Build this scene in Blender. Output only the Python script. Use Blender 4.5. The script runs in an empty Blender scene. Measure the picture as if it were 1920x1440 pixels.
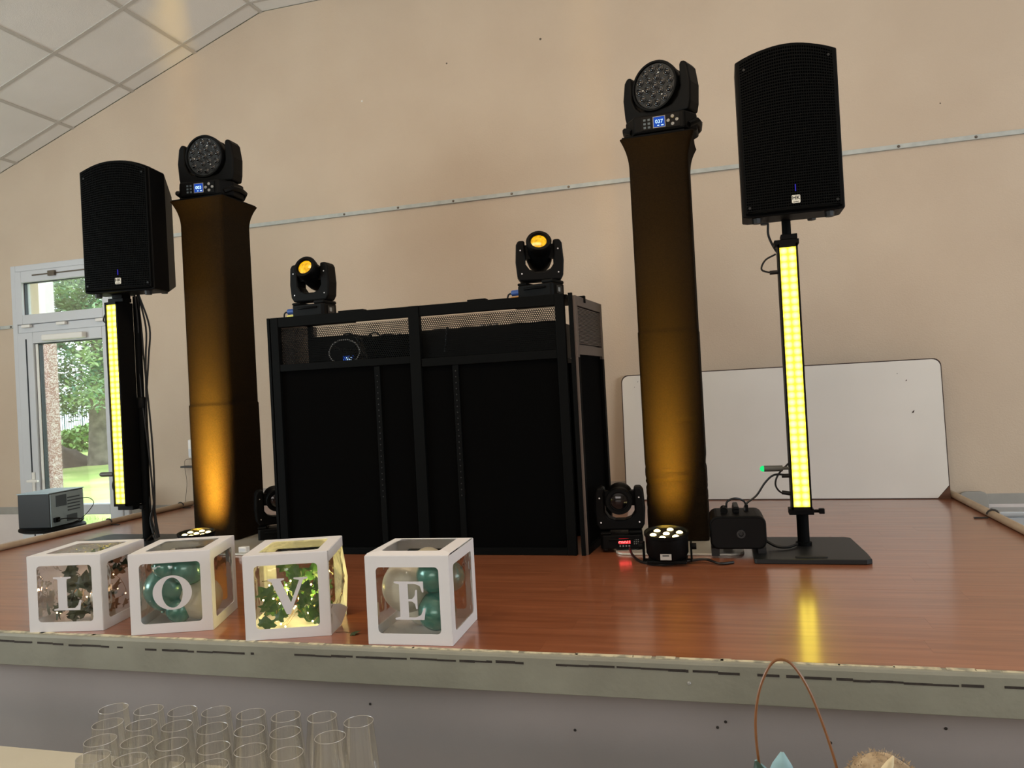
import bpy, bmesh, math, random
from mathutils import Vector, Matrix, Euler
random.seed(7)
PI = math.pi
C = bpy.context.scene.collection
sc = bpy.context.scene

# ------------------------------------------------------------------ camera
cam_d = bpy.data.cameras.new('camera'); cam = bpy.data.objects.new('camera', cam_d); C.objects.link(cam)
cam_d.sensor_width = 36; cam_d.lens = 36*1448/1920; cam_d.clip_start = 0.05; cam_d.clip_end = 300
Rt = Vector((0.96302814, 0.26420001, -0.05267982)); Up = Vector((0.0529934, 0.00594522, 0.99857716)); Fw = Vector((-0.26413729, 0.96444959, 0.00827545))
m = Matrix.Identity(4)
for i in range(3):
    m[i][0] = Rt[i]; m[i][1] = Up[i]; m[i][2] = -Fw[i]
m[2][3] = 0.68
cam.matrix_world = m
sc.camera = cam

# ------------------------------------------------------------------ world, sun, area lights, exposure
w = bpy.data.worlds.new('overcast_sky'); sc.world = w; w.use_nodes = True
bg = w.node_tree.nodes['Background']; bg.inputs[0].default_value = (0.86, 0.94, 1.0, 1); bg.inputs[1].default_value = 5.5
sun_d = bpy.data.lights.new('sun', 'SUN'); sun_d.energy = 3; sun_d.angle = 0.2; sun_d.color = (1, .95, .85)
sun = bpy.data.objects.new('sun', sun_d); C.objects.link(sun); sun.rotation_euler = (math.radians(40), 0, math.radians(-35))

def area(name, loc, rot, sx, sy, e, col):
    d = bpy.data.lights.new(name, 'AREA'); d.shape = 'RECTANGLE'; d.size = sx; d.size_y = sy; d.energy = e; d.color = col
    o = bpy.data.objects.new(name, d); C.objects.link(o); o.location = loc
    o.rotation_euler = Vector(rot).to_track_quat('-Z', 'Y').to_euler()
    return o
area('ceiling_panel_light_near', (-0.9, 1.5, 3.25), (0, .25, -1), 2.4, 1.2, 68, (1, .75, .50))
area('window_standin_right', (4.8, 1.2, 1.3), (-1, .22, .15), 3.6, 1.8, 172, (.84, .93, 1))  # added area light standing in for an unseen window; right wall is closed
area('window_standin_left', (-6.3, 0.0, 1.2), (1, .3, .6), 3.2, 1.8, 215, (.84, .97, 1))  # added daylight fill inside the left wall, which has no window
area('window_standin_rear', (-0.5, -6.6, 1.4), (0, 1, 0), 5.0, 1.6, 115, (1, .9, .85))  # added area light in place of windows behind the camera; none are built
vs = sc.view_settings
vs.view_transform = 'Standard'; vs.look = 'None'; vs.gamma = 1; vs.use_curve_mapping = False; vs.exposure = -0.08

# ------------------------------------------------------------------ materials
def lin(c):
    if isinstance(c, str):
        c = [int(c[i:i+2], 16)/255 for i in (0, 2, 4)]
        c = [(x/12.92 if x <= .04045 else ((x+.055)/1.055)**2.4) for x in c]
    return (c[0], c[1], c[2], 1)
def mat(name, col, rough=.5, metal=0.0, spec=.5, col2=None, nscale=6, nstretch=(1, 1, 1), bump=0, bscale=80, coat=0, coat_r=.1,
        emit=None, es=0, sheen=0, sss=0, rnd=0, ramp=(.35, .65), trans=0):
    M = bpy.data.materials.new(name); M.use_nodes = True; N = M.node_tree.nodes; L = M.node_tree.links
    b = N['Principled BSDF']
    b.inputs['Base Color'].default_value = lin(col); b.inputs['Roughness'].default_value = rough
    b.inputs['Metallic'].default_value = metal; b.inputs['Specular IOR Level'].default_value = spec
    b.inputs['Coat Weight'].default_value = coat; b.inputs['Coat Roughness'].default_value = coat_r
    b.inputs['Sheen Weight'].default_value = sheen
    if trans: b.inputs['Transmission Weight'].default_value = trans
    if emit: b.inputs['Emission Color'].default_value = lin(emit); b.inputs['Emission Strength'].default_value = es
    tc = None
    if col2 or bump or rnd:
        tc = N.new('ShaderNodeTexCoord')
    src = None
    if col2:
        mp = N.new('ShaderNodeMapping'); mp.inputs['Scale'].default_value = nstretch; L.new(tc.outputs['Object'], mp.inputs[0])
        if rnd:
            oi = N.new('ShaderNodeObjectInfo'); mu = N.new('ShaderNodeMath'); mu.operation = 'MULTIPLY'; mu.inputs[1].default_value = 37
            L.new(oi.outputs['Random'], mu.inputs[0]); L.new(mu.outputs[0], mp.inputs['Location'])
        nz = N.new('ShaderNodeTexNoise'); nz.inputs['Scale'].default_value = nscale; nz.inputs['Detail'].default_value = 6
        L.new(mp.outputs[0], nz.inputs['Vector'])
        cr = N.new('ShaderNodeValToRGB'); cr.color_ramp.elements[0].position = ramp[0]; cr.color_ramp.elements[1].position = ramp[1]
        cr.color_ramp.elements[0].color = lin(col); cr.color_ramp.elements[1].color = lin(col2)
        L.new(nz.outputs['Fac'], cr.inputs[0]); src = cr.outputs[0]
        if rnd:
            hs = N.new('ShaderNodeHueSaturation'); mr = N.new('ShaderNodeMapRange')
            mr.inputs['To Min'].default_value = 1-rnd; mr.inputs['To Max'].default_value = 1+rnd
            L.new(oi.outputs['Random'], mr.inputs[0]); L.new(mr.outputs[0], hs.inputs['Value']); L.new(src, hs.inputs['Color']); src = hs.outputs[0]
        L.new(src, b.inputs['Base Color'])
    if bump:
        nb = N.new('ShaderNodeTexNoise'); nb.inputs['Scale'].default_value = bscale; nb.inputs['Detail'].default_value = 4
        L.new(tc.outputs['Object'], nb.inputs['Vector'])
        bp = N.new('ShaderNodeBump'); bp.inputs['Strength'].default_value = bump; bp.inputs['Distance'].default_value = .004
        L.new(nb.outputs['Fac'], bp.inputs['Height']); L.new(bp.outputs[0], b.inputs['Normal'])
    return M
def film_mat(name, tint=(1, 1, 1), refl=.10, rough=.03, bump=0, bscale=14):
    M = bpy.data.materials.new(name); M.use_nodes = True; N = M.node_tree.nodes; L = M.node_tree.links
    N.remove(N['Principled BSDF']); out = N['Material Output']
    t = N.new('ShaderNodeBsdfTransparent'); t.inputs[0].default_value = (*tint, 1)
    g = N.new('ShaderNodeBsdfGlossy'); g.inputs['Roughness'].default_value = rough
    lw = N.new('ShaderNodeLayerWeight'); lw.inputs[0].default_value = .3
    ma = N.new('ShaderNodeMath'); ma.operation = 'MULTIPLY_ADD'; ma.inputs[1].default_value = .5; ma.inputs[2].default_value = refl
    L.new(lw.outputs['Fresnel'], ma.inputs[0])
    mx = N.new('ShaderNodeMixShader'); L.new(ma.outputs[0], mx.inputs[0]); L.new(t.outputs[0], mx.inputs[1]); L.new(g.outputs[0], mx.inputs[2])
    if bump:
        nz = N.new('ShaderNodeTexNoise'); nz.inputs['Scale'].default_value = bscale
        tc = N.new('ShaderNodeTexCoord'); L.new(tc.outputs['Object'], nz.inputs['Vector'])
        bp = N.new('ShaderNodeBump'); bp.inputs['Strength'].default_value = bump; bp.inputs['Distance'].default_value = .02
        L.new(nz.outputs['Fac'], bp.inputs['Height']); L.new(bp.outputs[0], g.inputs['Normal'])
    L.new(mx.outputs[0], out.inputs[0]); return M
def emis(name, col, s):
    M = bpy.data.materials.new(name); M.use_nodes = True; N = M.node_tree.nodes; L = M.node_tree.links
    N.remove(N['Principled BSDF']); e = N.new('ShaderNodeEmission'); e.inputs[0].default_value = lin(col); e.inputs[1].default_value = s
    L.new(e.outputs[0], N['Material Output'].inputs[0]); return M

M = {}
M['wall'] = mat('wall_plaster', 'cab9a5', .9, col2='c3b19d', nscale=1.6, bump=.35, bscale=130, spec=.2)
M['wall_low'] = mat('wall_lower_paint', 'd8d0cc', .75, col2='cfc6c2', nscale=3, bump=.2, bscale=90, spec=.3)
M['stripe'] = mat('grey_dado_paint', '9c9a93', .6, col2='93918b', nscale=8, bump=.1)
M['band'] = mat('greige_skirting_paint', 'a49a90', .6, col2='9b9188', nscale=8)
M['ceil_tile'] = mat('ceiling_tile', 'ebe9e4', .9, col2='e4e2dc', nscale=2, bump=.25, bscale=220, spec=.2, rnd=.02)
M['ceil_grid'] = mat('ceiling_grid', 'bfbbb3', .6)
M['hall_floor'] = mat('hall_floor_tiles', 'b3aaa0', .5, col2='a69d93', nscale=4)
M['plank'] = mat('stage_laminate', '80482b', .4, col2='95593a', nscale=5, nstretch=(.5, 9, 1), rnd=.03, spec=.5, coat=1.0, coat_r=.17)
M['edge'] = mat('stage_edge_paint', '8b8a7c', .6, col2='7f7d70', nscale=5, bump=.3, bscale=40)
M['edge_worn'] = mat('worn_edge_primer', 'c9c0a4', .8, col2='8f8c7c', nscale=30, ramp=(.45, .6))
M['gap'] = mat('dark_gap', '2c2622', .9, col2='3a332d', nscale=60)
M['front'] = mat('stage_front_paint', '9c9491', .65, col2='948c89', nscale=2, bump=.1, bscale=60)
M['pipe'] = mat('beige_pipe', 'b5a289', .45, col2='a8937a', nscale=10)
M['clip'] = mat('dark_clip', '2f2c29', .5)
M['rail'] = mat('trunking', 'b9bcb6', .5, col2='adb0ab', nscale=20)
M['screw'] = mat('screw_metal', '6b6258', .4, metal=.8)
M['pvc'] = mat('white_pvc', 'c9ccd0', .35, bump=.02)
M['pvc_seal'] = mat('black_seal', '1b232b', .5)
M['white_plastic'] = mat('white_plastic', 'e4e2dc', .35)
M['glass'] = film_mat('window_glass', (.97, .99, .99), .05, .0)
M['film'] = film_mat('clear_film', (.96, .96, .95), .07, .08, bump=.6)
M['film_crumpled'] = film_mat('crumpled_film', (.96, .96, .95), .22, .12, bump=1.0, bscale=30)
M['black'] = mat('black_plastic', '030303', .55, spec=.12, bump=.05, bscale=300)
M['black_gloss'] = mat('glossy_black_plastic', '020202', .45, spec=.14)
M['black_metal'] = mat('powder_coated_black', '030404', .65, spec=.08, bump=.05, bscale=400)
M['cloth_black'] = mat('black_stretch_cloth', '040404', 1, spec=.05)
M['column'] = mat('column_stretch_fabric', '1f160b', .85, spec=.06, col2='150f07', nscale=160, bump=.5, bscale=420)
M['column_top'] = M['column']
M['rubber'] = mat('black_cable', '0a0a0a', .5, spec=.4)
M['grey_metal'] = mat('frame_metal', '121313', .4, spec=.4)
M['louvre'] = mat('louvre_metal', '5b5049', .45, spec=.4)
M['alu'] = mat('aluminium_plate', 'bdb9ae', .38, metal=.35)
M['base_grey'] = mat('base_plate_steel', '0e1011', .45, spec=.3)
M['lens_dark'] = mat('dark_lens', '08080a', .12, spec=.6)
M['amber'] = mat('amber_lens', 'd9a010', .12, col2='6b3a02', nscale=60, ramp=(.42, .62), emit='ffc400', es=.55, spec=.8)
M['chrome'] = mat('chrome_ring', 'd0d0d0', .25, metal=.8)
M['board'] = mat('whiteboard_surface', 'e2dfd8', .42, col2='dcd9d2', nscale=2)
M['board_edge'] = mat('whiteboard_edge', '3b2b24', .7)
M['board_wood'] = mat('bare_chipboard', '5b3c2a', .8)
M['paper'] = mat('white_card', 'd8d6d8', .55, spec=.35)
M['paper_letter'] = mat('white_letter', 'cfccd0', .5)
M['b_white'] = mat('pearl_white_balloon', 'cfc8b4', .3, spec=.6, coat=.3)
M['b_teal'] = mat('teal_chrome_balloon', '3c8678', .26, metal=.25, spec=.8, coat=.6)
M['leaf'] = mat('ivy_leaf', '24481c', .45, col2='3c6a26', nscale=40, spec=.4)
M['leaf_dark'] = mat('ivy_leaf_dark', '20301a', .5, col2='35401f', nscale=40)
M['stem'] = mat('ivy_stem', '4a3a22', .7)
M['bulb'] = emis('fairy_bulb', (1, .78, .3), 22)
M['bulb_pink'] = emis('fairy_bulb_soft', (1, .7, .42), 6)
M['copper'] = mat('copper_wire', 'b07a3a', .35, metal=.8)
M['led_frame'] = M['black']
M['cloth_white'] = mat('white_tablecloth', 'bdb6a4', .8, col2='b6af9d', nscale=5, bump=.1)
M['flute'] = film_mat('clear_flute_glass', (.975, .975, .97), .10, .03)
M['flute_rim'] = mat('flute_rim_glass', 'a8a39c', .12, spec=.8)
M['fabric_grass'] = mat('lawn', '8fa860', .95, col2='b3c07c', nscale=.8, bump=.4, bscale=10, spec=.1)
M['bark'] = mat('tree_bark', '7d766b', .9, col2='55504a', nscale=5, bump=.6, bscale=12)
M['foliage'] = mat('tree_leaves', '3c6b50', .6, col2='8fa878', nscale=1.3, ramp=(.4, .6), spec=.3)
M['hedge'] = mat('hedge_leaves', '5f8a4a', .7, col2='8aac66', nscale=4)
M['fence'] = mat('teal_railing', '3a5e60', .5)
M['mound'] = mat('earth_mound', '4d443d', .95, col2='665a50', nscale=3, bump=.6, bscale=8)
M['render_white'] = mat('smooth_white_render', 'd6d3d6', .8)
M['roughcast'] = mat('pebbledash', 'd9cfcb', .95, col2='8a5f58', nscale=90, ramp=(.42, .56), bump=.6, bscale=110)
M['pc_black'] = mat('computer_side', '0e1317', .4)
M['pc_back'] = mat('galvanised_panel', '9fb2ba', .45, metal=.2)
M['pc_vent'] = mat('vent_grille', '4b5860', .5)
M['ledge'] = mat('radiator_metal', 'b3b8bc', .3, metal=.3)
M['dot'] = mat('dark_dot', '060606', .6)
M['hoop'] = mat('brown_wire', '7a4a20', .4, spec=.6)
M['teal_leaf'] = mat('teal_petal', '8fb4bc', .5)
M['green_leaf'] = mat('dark_green_leaf', '1f3a2e', .5)
M['cream'] = mat('cream_petal', 'd8c6a0', .7)
M['wool'] = mat('dried_flower_fluff', 'bda88a', .95, col2='8f7a60', nscale=60)
M['blue_plug'] = mat('blue_connector', '2a4f96', .4)
M['yellow_plug'] = mat('pale_yellow_tape', 'd8d878', .5)
M['orange_plug'] = mat('orange_tape', 'b07a30', .5)
M['scr_blue'] = emis('blue_display', (.02, .08, .45), 1.0)
M['scr_text'] = emis('display_text', (.6, .85, 1), 1.6)
M['scr_red'] = mat('red_display_window', '300405', .2, emit=(1, .02, .03), es=.7)
M['scr_red_text'] = emis('red_digits', (1, .05, .05), 9)
M['led_blue'] = emis('blue_led', (.1, .08, 1), .5)
M['led_green'] = emis('green_led', (.02, .85, .22), 1.1)
M['led_white'] = emis('white_led', (1, .9, .8), 2)
M['grey_mark'] = mat('printed_grey', '8a8a88', .5)
M['logo_plate'] = mat('logo_plate', 'd2d0c4', .4)
M['par_ring'] = mat('amber_reflector', 'b89020', .3, metal=.3, emit=(1, .6, .05), es=.9)
M['par_led'] = emis('par_led_emitter', (1, .80, .34), 6)
M['sticker'] = mat('silver_sticker', 'a8a39c', .5)
M['antenna'] = mat('grey_antenna', '4a4a44', .5)

def led_cell_mat():
    Mt = bpy.data.materials.new('led_cell'); Mt.use_nodes = True; N = Mt.node_tree.nodes; L = Mt.node_tree.links
    N.remove(N['Principled BSDF']); tc = N.new('ShaderNodeTexCoord'); mp = N.new('ShaderNodeMapping')
    mp.inputs['Scale'].default_value = (62, 0, 66)
    L.new(tc.outputs['Object'], mp.inputs[0])
    gr = N.new('ShaderNodeTexGradient'); gr.gradient_type = 'SPHERICAL'; L.new(mp.outputs[0], gr.inputs[0])
    cr = N.new('ShaderNodeValToRGB'); cr.color_ramp.elements[0].color = (1, .82, .05, 1); cr.color_ramp.elements[1].color = (1, .80, .10, 1)
    cr.color_ramp.elements[1].position = .35
    L.new(gr.outputs[0], cr.inputs[0])
    ma = N.new('ShaderNodeMath'); ma.operation = 'MULTIPLY_ADD'; ma.inputs[1].default_value = 7.0; ma.inputs[2].default_value = 1.7
    L.new(gr.outputs[0], ma.inputs[0])
    e = N.new('ShaderNodeEmission'); L.new(cr.outputs[0], e.inputs[0]); L.new(ma.outputs[0], e.inputs[1]); L.new(e.outputs[0], N['Material Output'].inputs[0])
    return Mt
M['led_cell'] = led_cell_mat()

# ------------------------------------------------------------------ mesh helpers
class MB:
    def __init__(s): s.v = []; s.f = []
    def add(s, vs, fs, mtx=None):
        o = len(s.v)
        for p in vs:
            p = Vector(p)
            if mtx is not None: p = mtx @ p
            s.v.append(tuple(p))
        s.f += [tuple(i+o for i in f) for f in fs]; return s
    def box(s, x0, x1, y0, y1, z0, z1, mtx=None):
        return s.add([(x0, y0, z0), (x1, y0, z0), (x1, y1, z0), (x0, y1, z0), (x0, y0, z1), (x1, y0, z1), (x1, y1, z1), (x0, y1, z1)],
                     [(0, 3, 2, 1), (4, 5, 6, 7), (0, 1, 5, 4), (1, 2, 6, 5), (2, 3, 7, 6), (3, 0, 4, 7)], mtx)
    def lathe(s, prof, n=24, mtx=None, cap=True):   # prof: (r,z) along +z
        vs = []; fs = []
        for r, z in prof:
            for k in range(n): a = 2*PI*k/n; vs.append((r*math.cos(a), r*math.sin(a), z))
        for i in range(len(prof)-1):
            for k in range(n):
                a = i*n+k; b = i*n+(k+1) % n; fs.append((a, b, b+n, a+n))
        if cap:
            fs.append(tuple(range(n-1, -1, -1))); fs.append(tuple((len(prof)-1)*n+k for k in range(n)))
        return s.add(vs, fs, mtx)
    def cyl(s, p0, p1, r0, r1=None, n=14):
        p0 = Vector(p0); p1 = Vector(p1); d = p1-p0; q = d.to_track_quat('Z', 'Y').to_matrix().to_4x4()
        return s.lathe([(r0, 0), (r0 if r1 is None else r1, d.length)], n, Matrix.Translation(p0) @ q)
    def tube(s, pts, r, n=6, closed=False):
        pts = [Vector(p) for p in pts]; m_ = len(pts); vs = []; fs = []
        prev = None
        for i, p in enumerate(pts):
            if closed: t = pts[(i+1) % m_]-pts[i-1]
            else: t = pts[min(i+1, m_-1)]-pts[max(i-1, 0)]
            t.normalize()
            if prev is None:
                u = t.orthogonal().normalized()
            else:
                u = prev-t*prev.dot(t)
                u = u.normalized() if u.length > 1e-6 else t.orthogonal().normalized()
            prev = u; v = t.cross(u); rr = r[i] if isinstance(r, (list, tuple)) else r
            for k in range(n): a = 2*PI*k/n; vs.append(p+u*rr*math.cos(a)+v*rr*math.sin(a))
        for i in range(m_ if closed else m_-1):
            for k in range(n):
                a = i*n+k; b = i*n+(k+1) % n; c = ((i+1) % m_)*n; fs.append((a, b, c+(k+1) % n, c+k))
        if not closed:
            fs.append(tuple(range(n-1, -1, -1))); fs.append(tuple((m_-1)*n+k for k in range(n)))
        return s.add(vs, fs)
    def prism(s, poly, y0, y1, mtx=None):    # polygon in xz, extruded along y
        n = len(poly); vs = [(x, y0, z) for x, z in poly]+[(x, y1, z) for x, z in poly]
        fs = [tuple(range(n)), tuple(range(2*n-1, n-1, -1))]
        fs += [(i, i+n, (i+1) % n+n, (i+1) % n) for i in range(n)]
        return s.add(vs, fs, mtx)
    def prismz(s, poly, z0, z1, mtx=None):   # polygon in xy, extruded along z
        n = len(poly); vs = [(x, y, z0) for x, y in poly]+[(x, y, z1) for x, y in poly]
        fs = [tuple(range(n-1, -1, -1)), tuple(range(n, 2*n))]
        fs += [(i, (i+1) % n, (i+1) % n+n, i+n) for i in range(n)]
        return s.add(vs, fs, mtx)
    def mesh(s, name):
        me = bpy.data.meshes.new(name); me.from_pydata(s.v, [], s.f)
        bm = bmesh.new(); bm.from_mesh(me); bmesh.ops.recalc_face_normals(bm, faces=bm.faces); bm.to_mesh(me); bm.free()
        return me
    def build(s, name, mt, parent=None, smooth=False, bevel=0, seg=2):
        me = s.mesh(name); me.materials.append(M[mt] if isinstance(mt, str) else mt)
        return link(name, me, parent, smooth, bevel, seg)
def link(name, me, parent=None, smooth=False, bevel=0, seg=2):
    o = bpy.data.objects.new(name, me); C.objects.link(o); o.parent = parent
    if smooth:
        for p in me.polygons: p.use_smooth = True
        try: me.set_sharp_from_angle(angle=math.radians(42))
        except Exception: pass
    if bevel:
        b = o.modifiers.new('bevel', 'BEVEL'); b.width = bevel; b.segments = seg; b.limit_method = 'ANGLE'; b.angle_limit = math.radians(40)
    return o
def thing(name, label, cat, loc=(0, 0, 0), rz=0, group=None):
    o = bpy.data.objects.new(name, None); C.objects.link(o); o.location = loc; o.rotation_euler = (0, 0, rz); o.empty_display_size = .05
    o['label'] = label; o['category'] = cat
    if group: o['group'] = group
    return o
def tag(o, label, cat, group=None):
    o['label'] = label; o['category'] = cat
    if group: o['group'] = group
    return o
def struct(o, label=None):
    o['kind'] = 'structure'
    if label: o['label'] = label
    return o
def stuff(o): o['kind'] = 'stuff'; return o
def text_mb(s, size, mtx, depth=.0006):
    cu = bpy.data.curves.new('t', 'FONT'); cu.body = s; cu.size = size; cu.align_x = 'CENTER'; cu.align_y = 'CENTER'; cu.extrude = depth
    cu.resolution_u = 3
    o = bpy.data.objects.new('t', cu); C.objects.link(o); dg = bpy.context.evaluated_depsgraph_get()
    me = bpy.data.meshes.new_from_object(o.evaluated_get(dg)); bpy.data.objects.remove(o); bpy.data.curves.remove(cu)
    b = MB(); b.add([v.co for v in me.vertices], [tuple(p.vertices) for p in me.polygons], mtx); return b
def face_mtx(x, y, z, rz=0, tilt=0):     # text plane in xz facing -y
    return Matrix.Translation((x, y, z)) @ Matrix.Rotation(rz, 4, 'Z') @ Matrix.Rotation(PI/2+tilt, 4, 'X')
def rrect(w_, h_, r, n=4, cx=0, cy=0):
    pts = []
    for qx, qy, a0 in ((1, -1, -90), (1, 1, 0), (-1, 1, 90), (-1, -1, 180)):
        for k in range(n+1):
            a = math.radians(a0+90*k/n); pts.append((cx+qx*(w_/2-r)+r*math.cos(a), cy+qy*(h_/2-r)+r*math.sin(a)))
    return pts
def bez(pts, n=24):   # catmull-rom through points
    P = [Vector(p) for p in pts]; P = [P[0]*2-P[1]]+P+[P[-1]*2-P[-2]]; out = []
    segs = len(P)-3
    for i in range(segs):
        a, b, c, d = P[i:i+4]; k = max(2, n//segs)
        for j in range(k):
            t = j/k; out.append(.5*((2*b)+(c-a)*t+(2*a-5*b+4*c-d)*t*t+(3*b-a-3*c+d)*t**3))
    out.append(P[-2]); return out

# ------------------------------------------------------------------ setting
D = 4.62; FZ = -.9
DX0, DX1, DZ1 = -5.114, -4.145, 1.805          # door opening in the back wall
def zc(x): return 3.334 if -2.889 <= x <= 2.6 else (3.334+.354*(x+2.889) if x < 0 else 3.334-.354*(x-2.6))
wb = MB(); XL, XR = -6.6, 5.0
def wquad(b, poly): b.prism(poly, D, D+.22)
wquad(wb, [(XL, 0), (DX0, 0), (DX0, zc(DX0)), (XL, zc(XL))])
wquad(wb, [(DX0, DZ1), (DX1, DZ1), (DX1, zc(DX1)), (DX0, zc(DX0))])
wquad(wb, [(DX1, 0), (XR, 0), (XR, zc(XR)), (2.6, 3.334), (-2.889, 3.334), (DX1, zc(DX1))])
wall = struct(wb.build('wall_back', 'wall'))
lw_ = MB(); lw_.box(XL, DX0, D, D+.22, FZ, 0); lw_.box(DX1, XR, D, D+.22, FZ, 0)
lw_.build('lower_wall', 'wall_low', wall)
for i, (x, z, r) in enumerate(((-1.583, 2.77, .006), (-.97, 2.82, .008), (-2.18, 2.62, .007), (.5, 2.33, .004), (1.2, 2.1, .004))):
    b = MB(); b.lathe([(r, 0), (r*.6, .002)], 7, Matrix.Translation((x, D, z)) @ Matrix.Rotation(PI/2, 4, 'X')); b.build('nail_hole', 'screw' if i != 2 else 'white_plastic', wall)
b = MB(); b.box(XL, DX0, D-.002, D, -.055, 0); b.box(DX1, -3.63, D-.002, D, -.055, 0); b.box(1.14, XR, D-.002, D, -.055, 0)
struct(b.build('baseboard_back', 'stripe'))
b = MB(); b.box(-3.6, 1.12, D-.004, D, .0, .104); struct(b.build('baseboard_stage', 'band'))
def side_wall(name, x0, x1, zt):
    b = MB(); b.box(x0, x1, -7, D+.22, FZ, zt); return struct(b.build(name, 'wall'))
side_wall('wall_left', XL-.2, XL, zc(XL)+.1); side_wall('wall_right', XR, XR+.2, zc(XR)+.1)
b = MB(); b.prism([(XL, FZ), (XR, FZ), (XR, zc(XR)), (2.6, 3.334), (-2.889, 3.334), (XL, zc(XL))], -7.2, -7); struct(b.build('wall_rear', 'wall'))
b = MB(); b.box(XL, XR, -7, D+.22, FZ-.1, FZ); struct(b.build('floor', 'hall_floor'))

# wall trunking
def rail(name, x0, x1, z, screws):
    b = MB()
    b.box(x0, x1, D-.012, D, z-.013, z+.013); b.box(x0, x1, D-.016, D-.012, z-.013, z-.008)
    o = struct(b.build(name, 'rail', bevel=.002))
    for x in screws:
        s_ = MB(); s_.lathe([(.008, 0), (.006, .004)], 10, Matrix.Translation((x, D-.012, z)) @ Matrix.Rotation(PI/2, 4, 'X')); s_.build('screw', 'screw', o)
rail('trim_1', -4.3, 3.2, 1.893, [-3.1, -2.343, -1.96, -1.583, -1.2, -.842, -.461, .3, .62, .983, 1.358, 1.75])
rail('trim_2', XL, DX0-.005, 1.355, [-5.5, -5.25, -5.14])

# ceiling: sloped tiles seen at upper left, flat part above the stage
def ceiling():
    b = MB(); th = .12
    b.prism([(XL-.2, zc(XL-.2)+.03), (-2.889, 3.364), (2.6, 3.364), (XR+.2, zc(XR)+.03), (XR+.2, zc(XR)+.2), (2.6, 3.55), (-2.889, 3.55), (XL-.2, zc(XL-.2)+.2)], -7.2, D+.22)
    root = struct(b.build('ceiling', 'ceil_grid'))
    sl = math.atan(.354); pitch = .533; rows = [D]+[4.478-.537*k for k in range(0, 21)]
    tiles = {}
    def tile(x0, x1, y0, y1, ang, zf):
        wx = (x1-x0)/math.cos(ang)-.022; wy = y1-y0-.022; key = (round(wx, 3), round(wy, 3))
        if key not in tiles:
            t = MB(); t.box(-wx/2, wx/2, -wy/2, wy/2, -.002, .02); me = t.mesh('ceiling_tile'); me.materials.append(M['ceil_tile']); tiles[key] = me
        o = bpy.data.objects.new('ceiling_tile', tiles[key]); C.objects.link(o); o.parent = root
        xc = (x0+x1)/2; o.location = (xc, (y0+y1)/2, zf(xc)); o.rotation_euler = (0, -ang, 0)
    for j in range(len(rows)-1):
        y1, y0 = rows[j], rows[j+1]
        if j > 7: continue
        x = -2.889; i = 0
        while x > XL-.1:
            tile(x-pitch, x, y0, y1, sl, zc); x -= pitch
        x = -2.889
        for i in range(5): tile(x, x+.56, y0, y1, 0, zc); x += .56
    # T-bars of the grid, flanges just below the tiles
    g = MB()
    x = -2.889
    while x > XL:
        g.box(-.012, .012, -2, D, -.004, .004, Matrix.Translation((x, 0, zc(x)-.002)) @ Matrix.Rotation(-sl, 4, 'Y')); x -= pitch
    for k in range(5): g.box(-2.889+.56*(k+.0)-.012, -2.889+.56*k+.012, -2, D, 3.328, 3.336)
    for y in rows[1:10]:
        L_ = (-2.889-XL)/math.cos(sl)
        g.box(-L_, 0, -.012, .012, -.005, .003, Matrix.Translation((-2.889, y, zc(-2.889)-.002)) @ Matrix.Rotation(-sl, 4, 'Y'))
        g.box(-2.889, 0, y-.012, y+.012, 3.327, 3.335)
    g.build('grid_bars', 'ceil_grid', root)
    # board fields past the modelled tiles
    f = MB(); f.box(-.05, 2.6, -7, D, 3.33, 3.36); f.box(-2.889, -.05, -7, .18, 3.33, 3.36)
    f.prism([(XL, zc(XL)-.0), (-2.889, 3.334), (-2.889, 3.36), (XL, zc(XL)+.03)], -7, .18)
    f.prism([(2.6, 3.334), (XR, zc(XR)), (XR, zc(XR)+.03), (2.6, 3.364)], -7, D)
    f.build('ceiling_field', 'ceil_tile', root)
ceiling()

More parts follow.
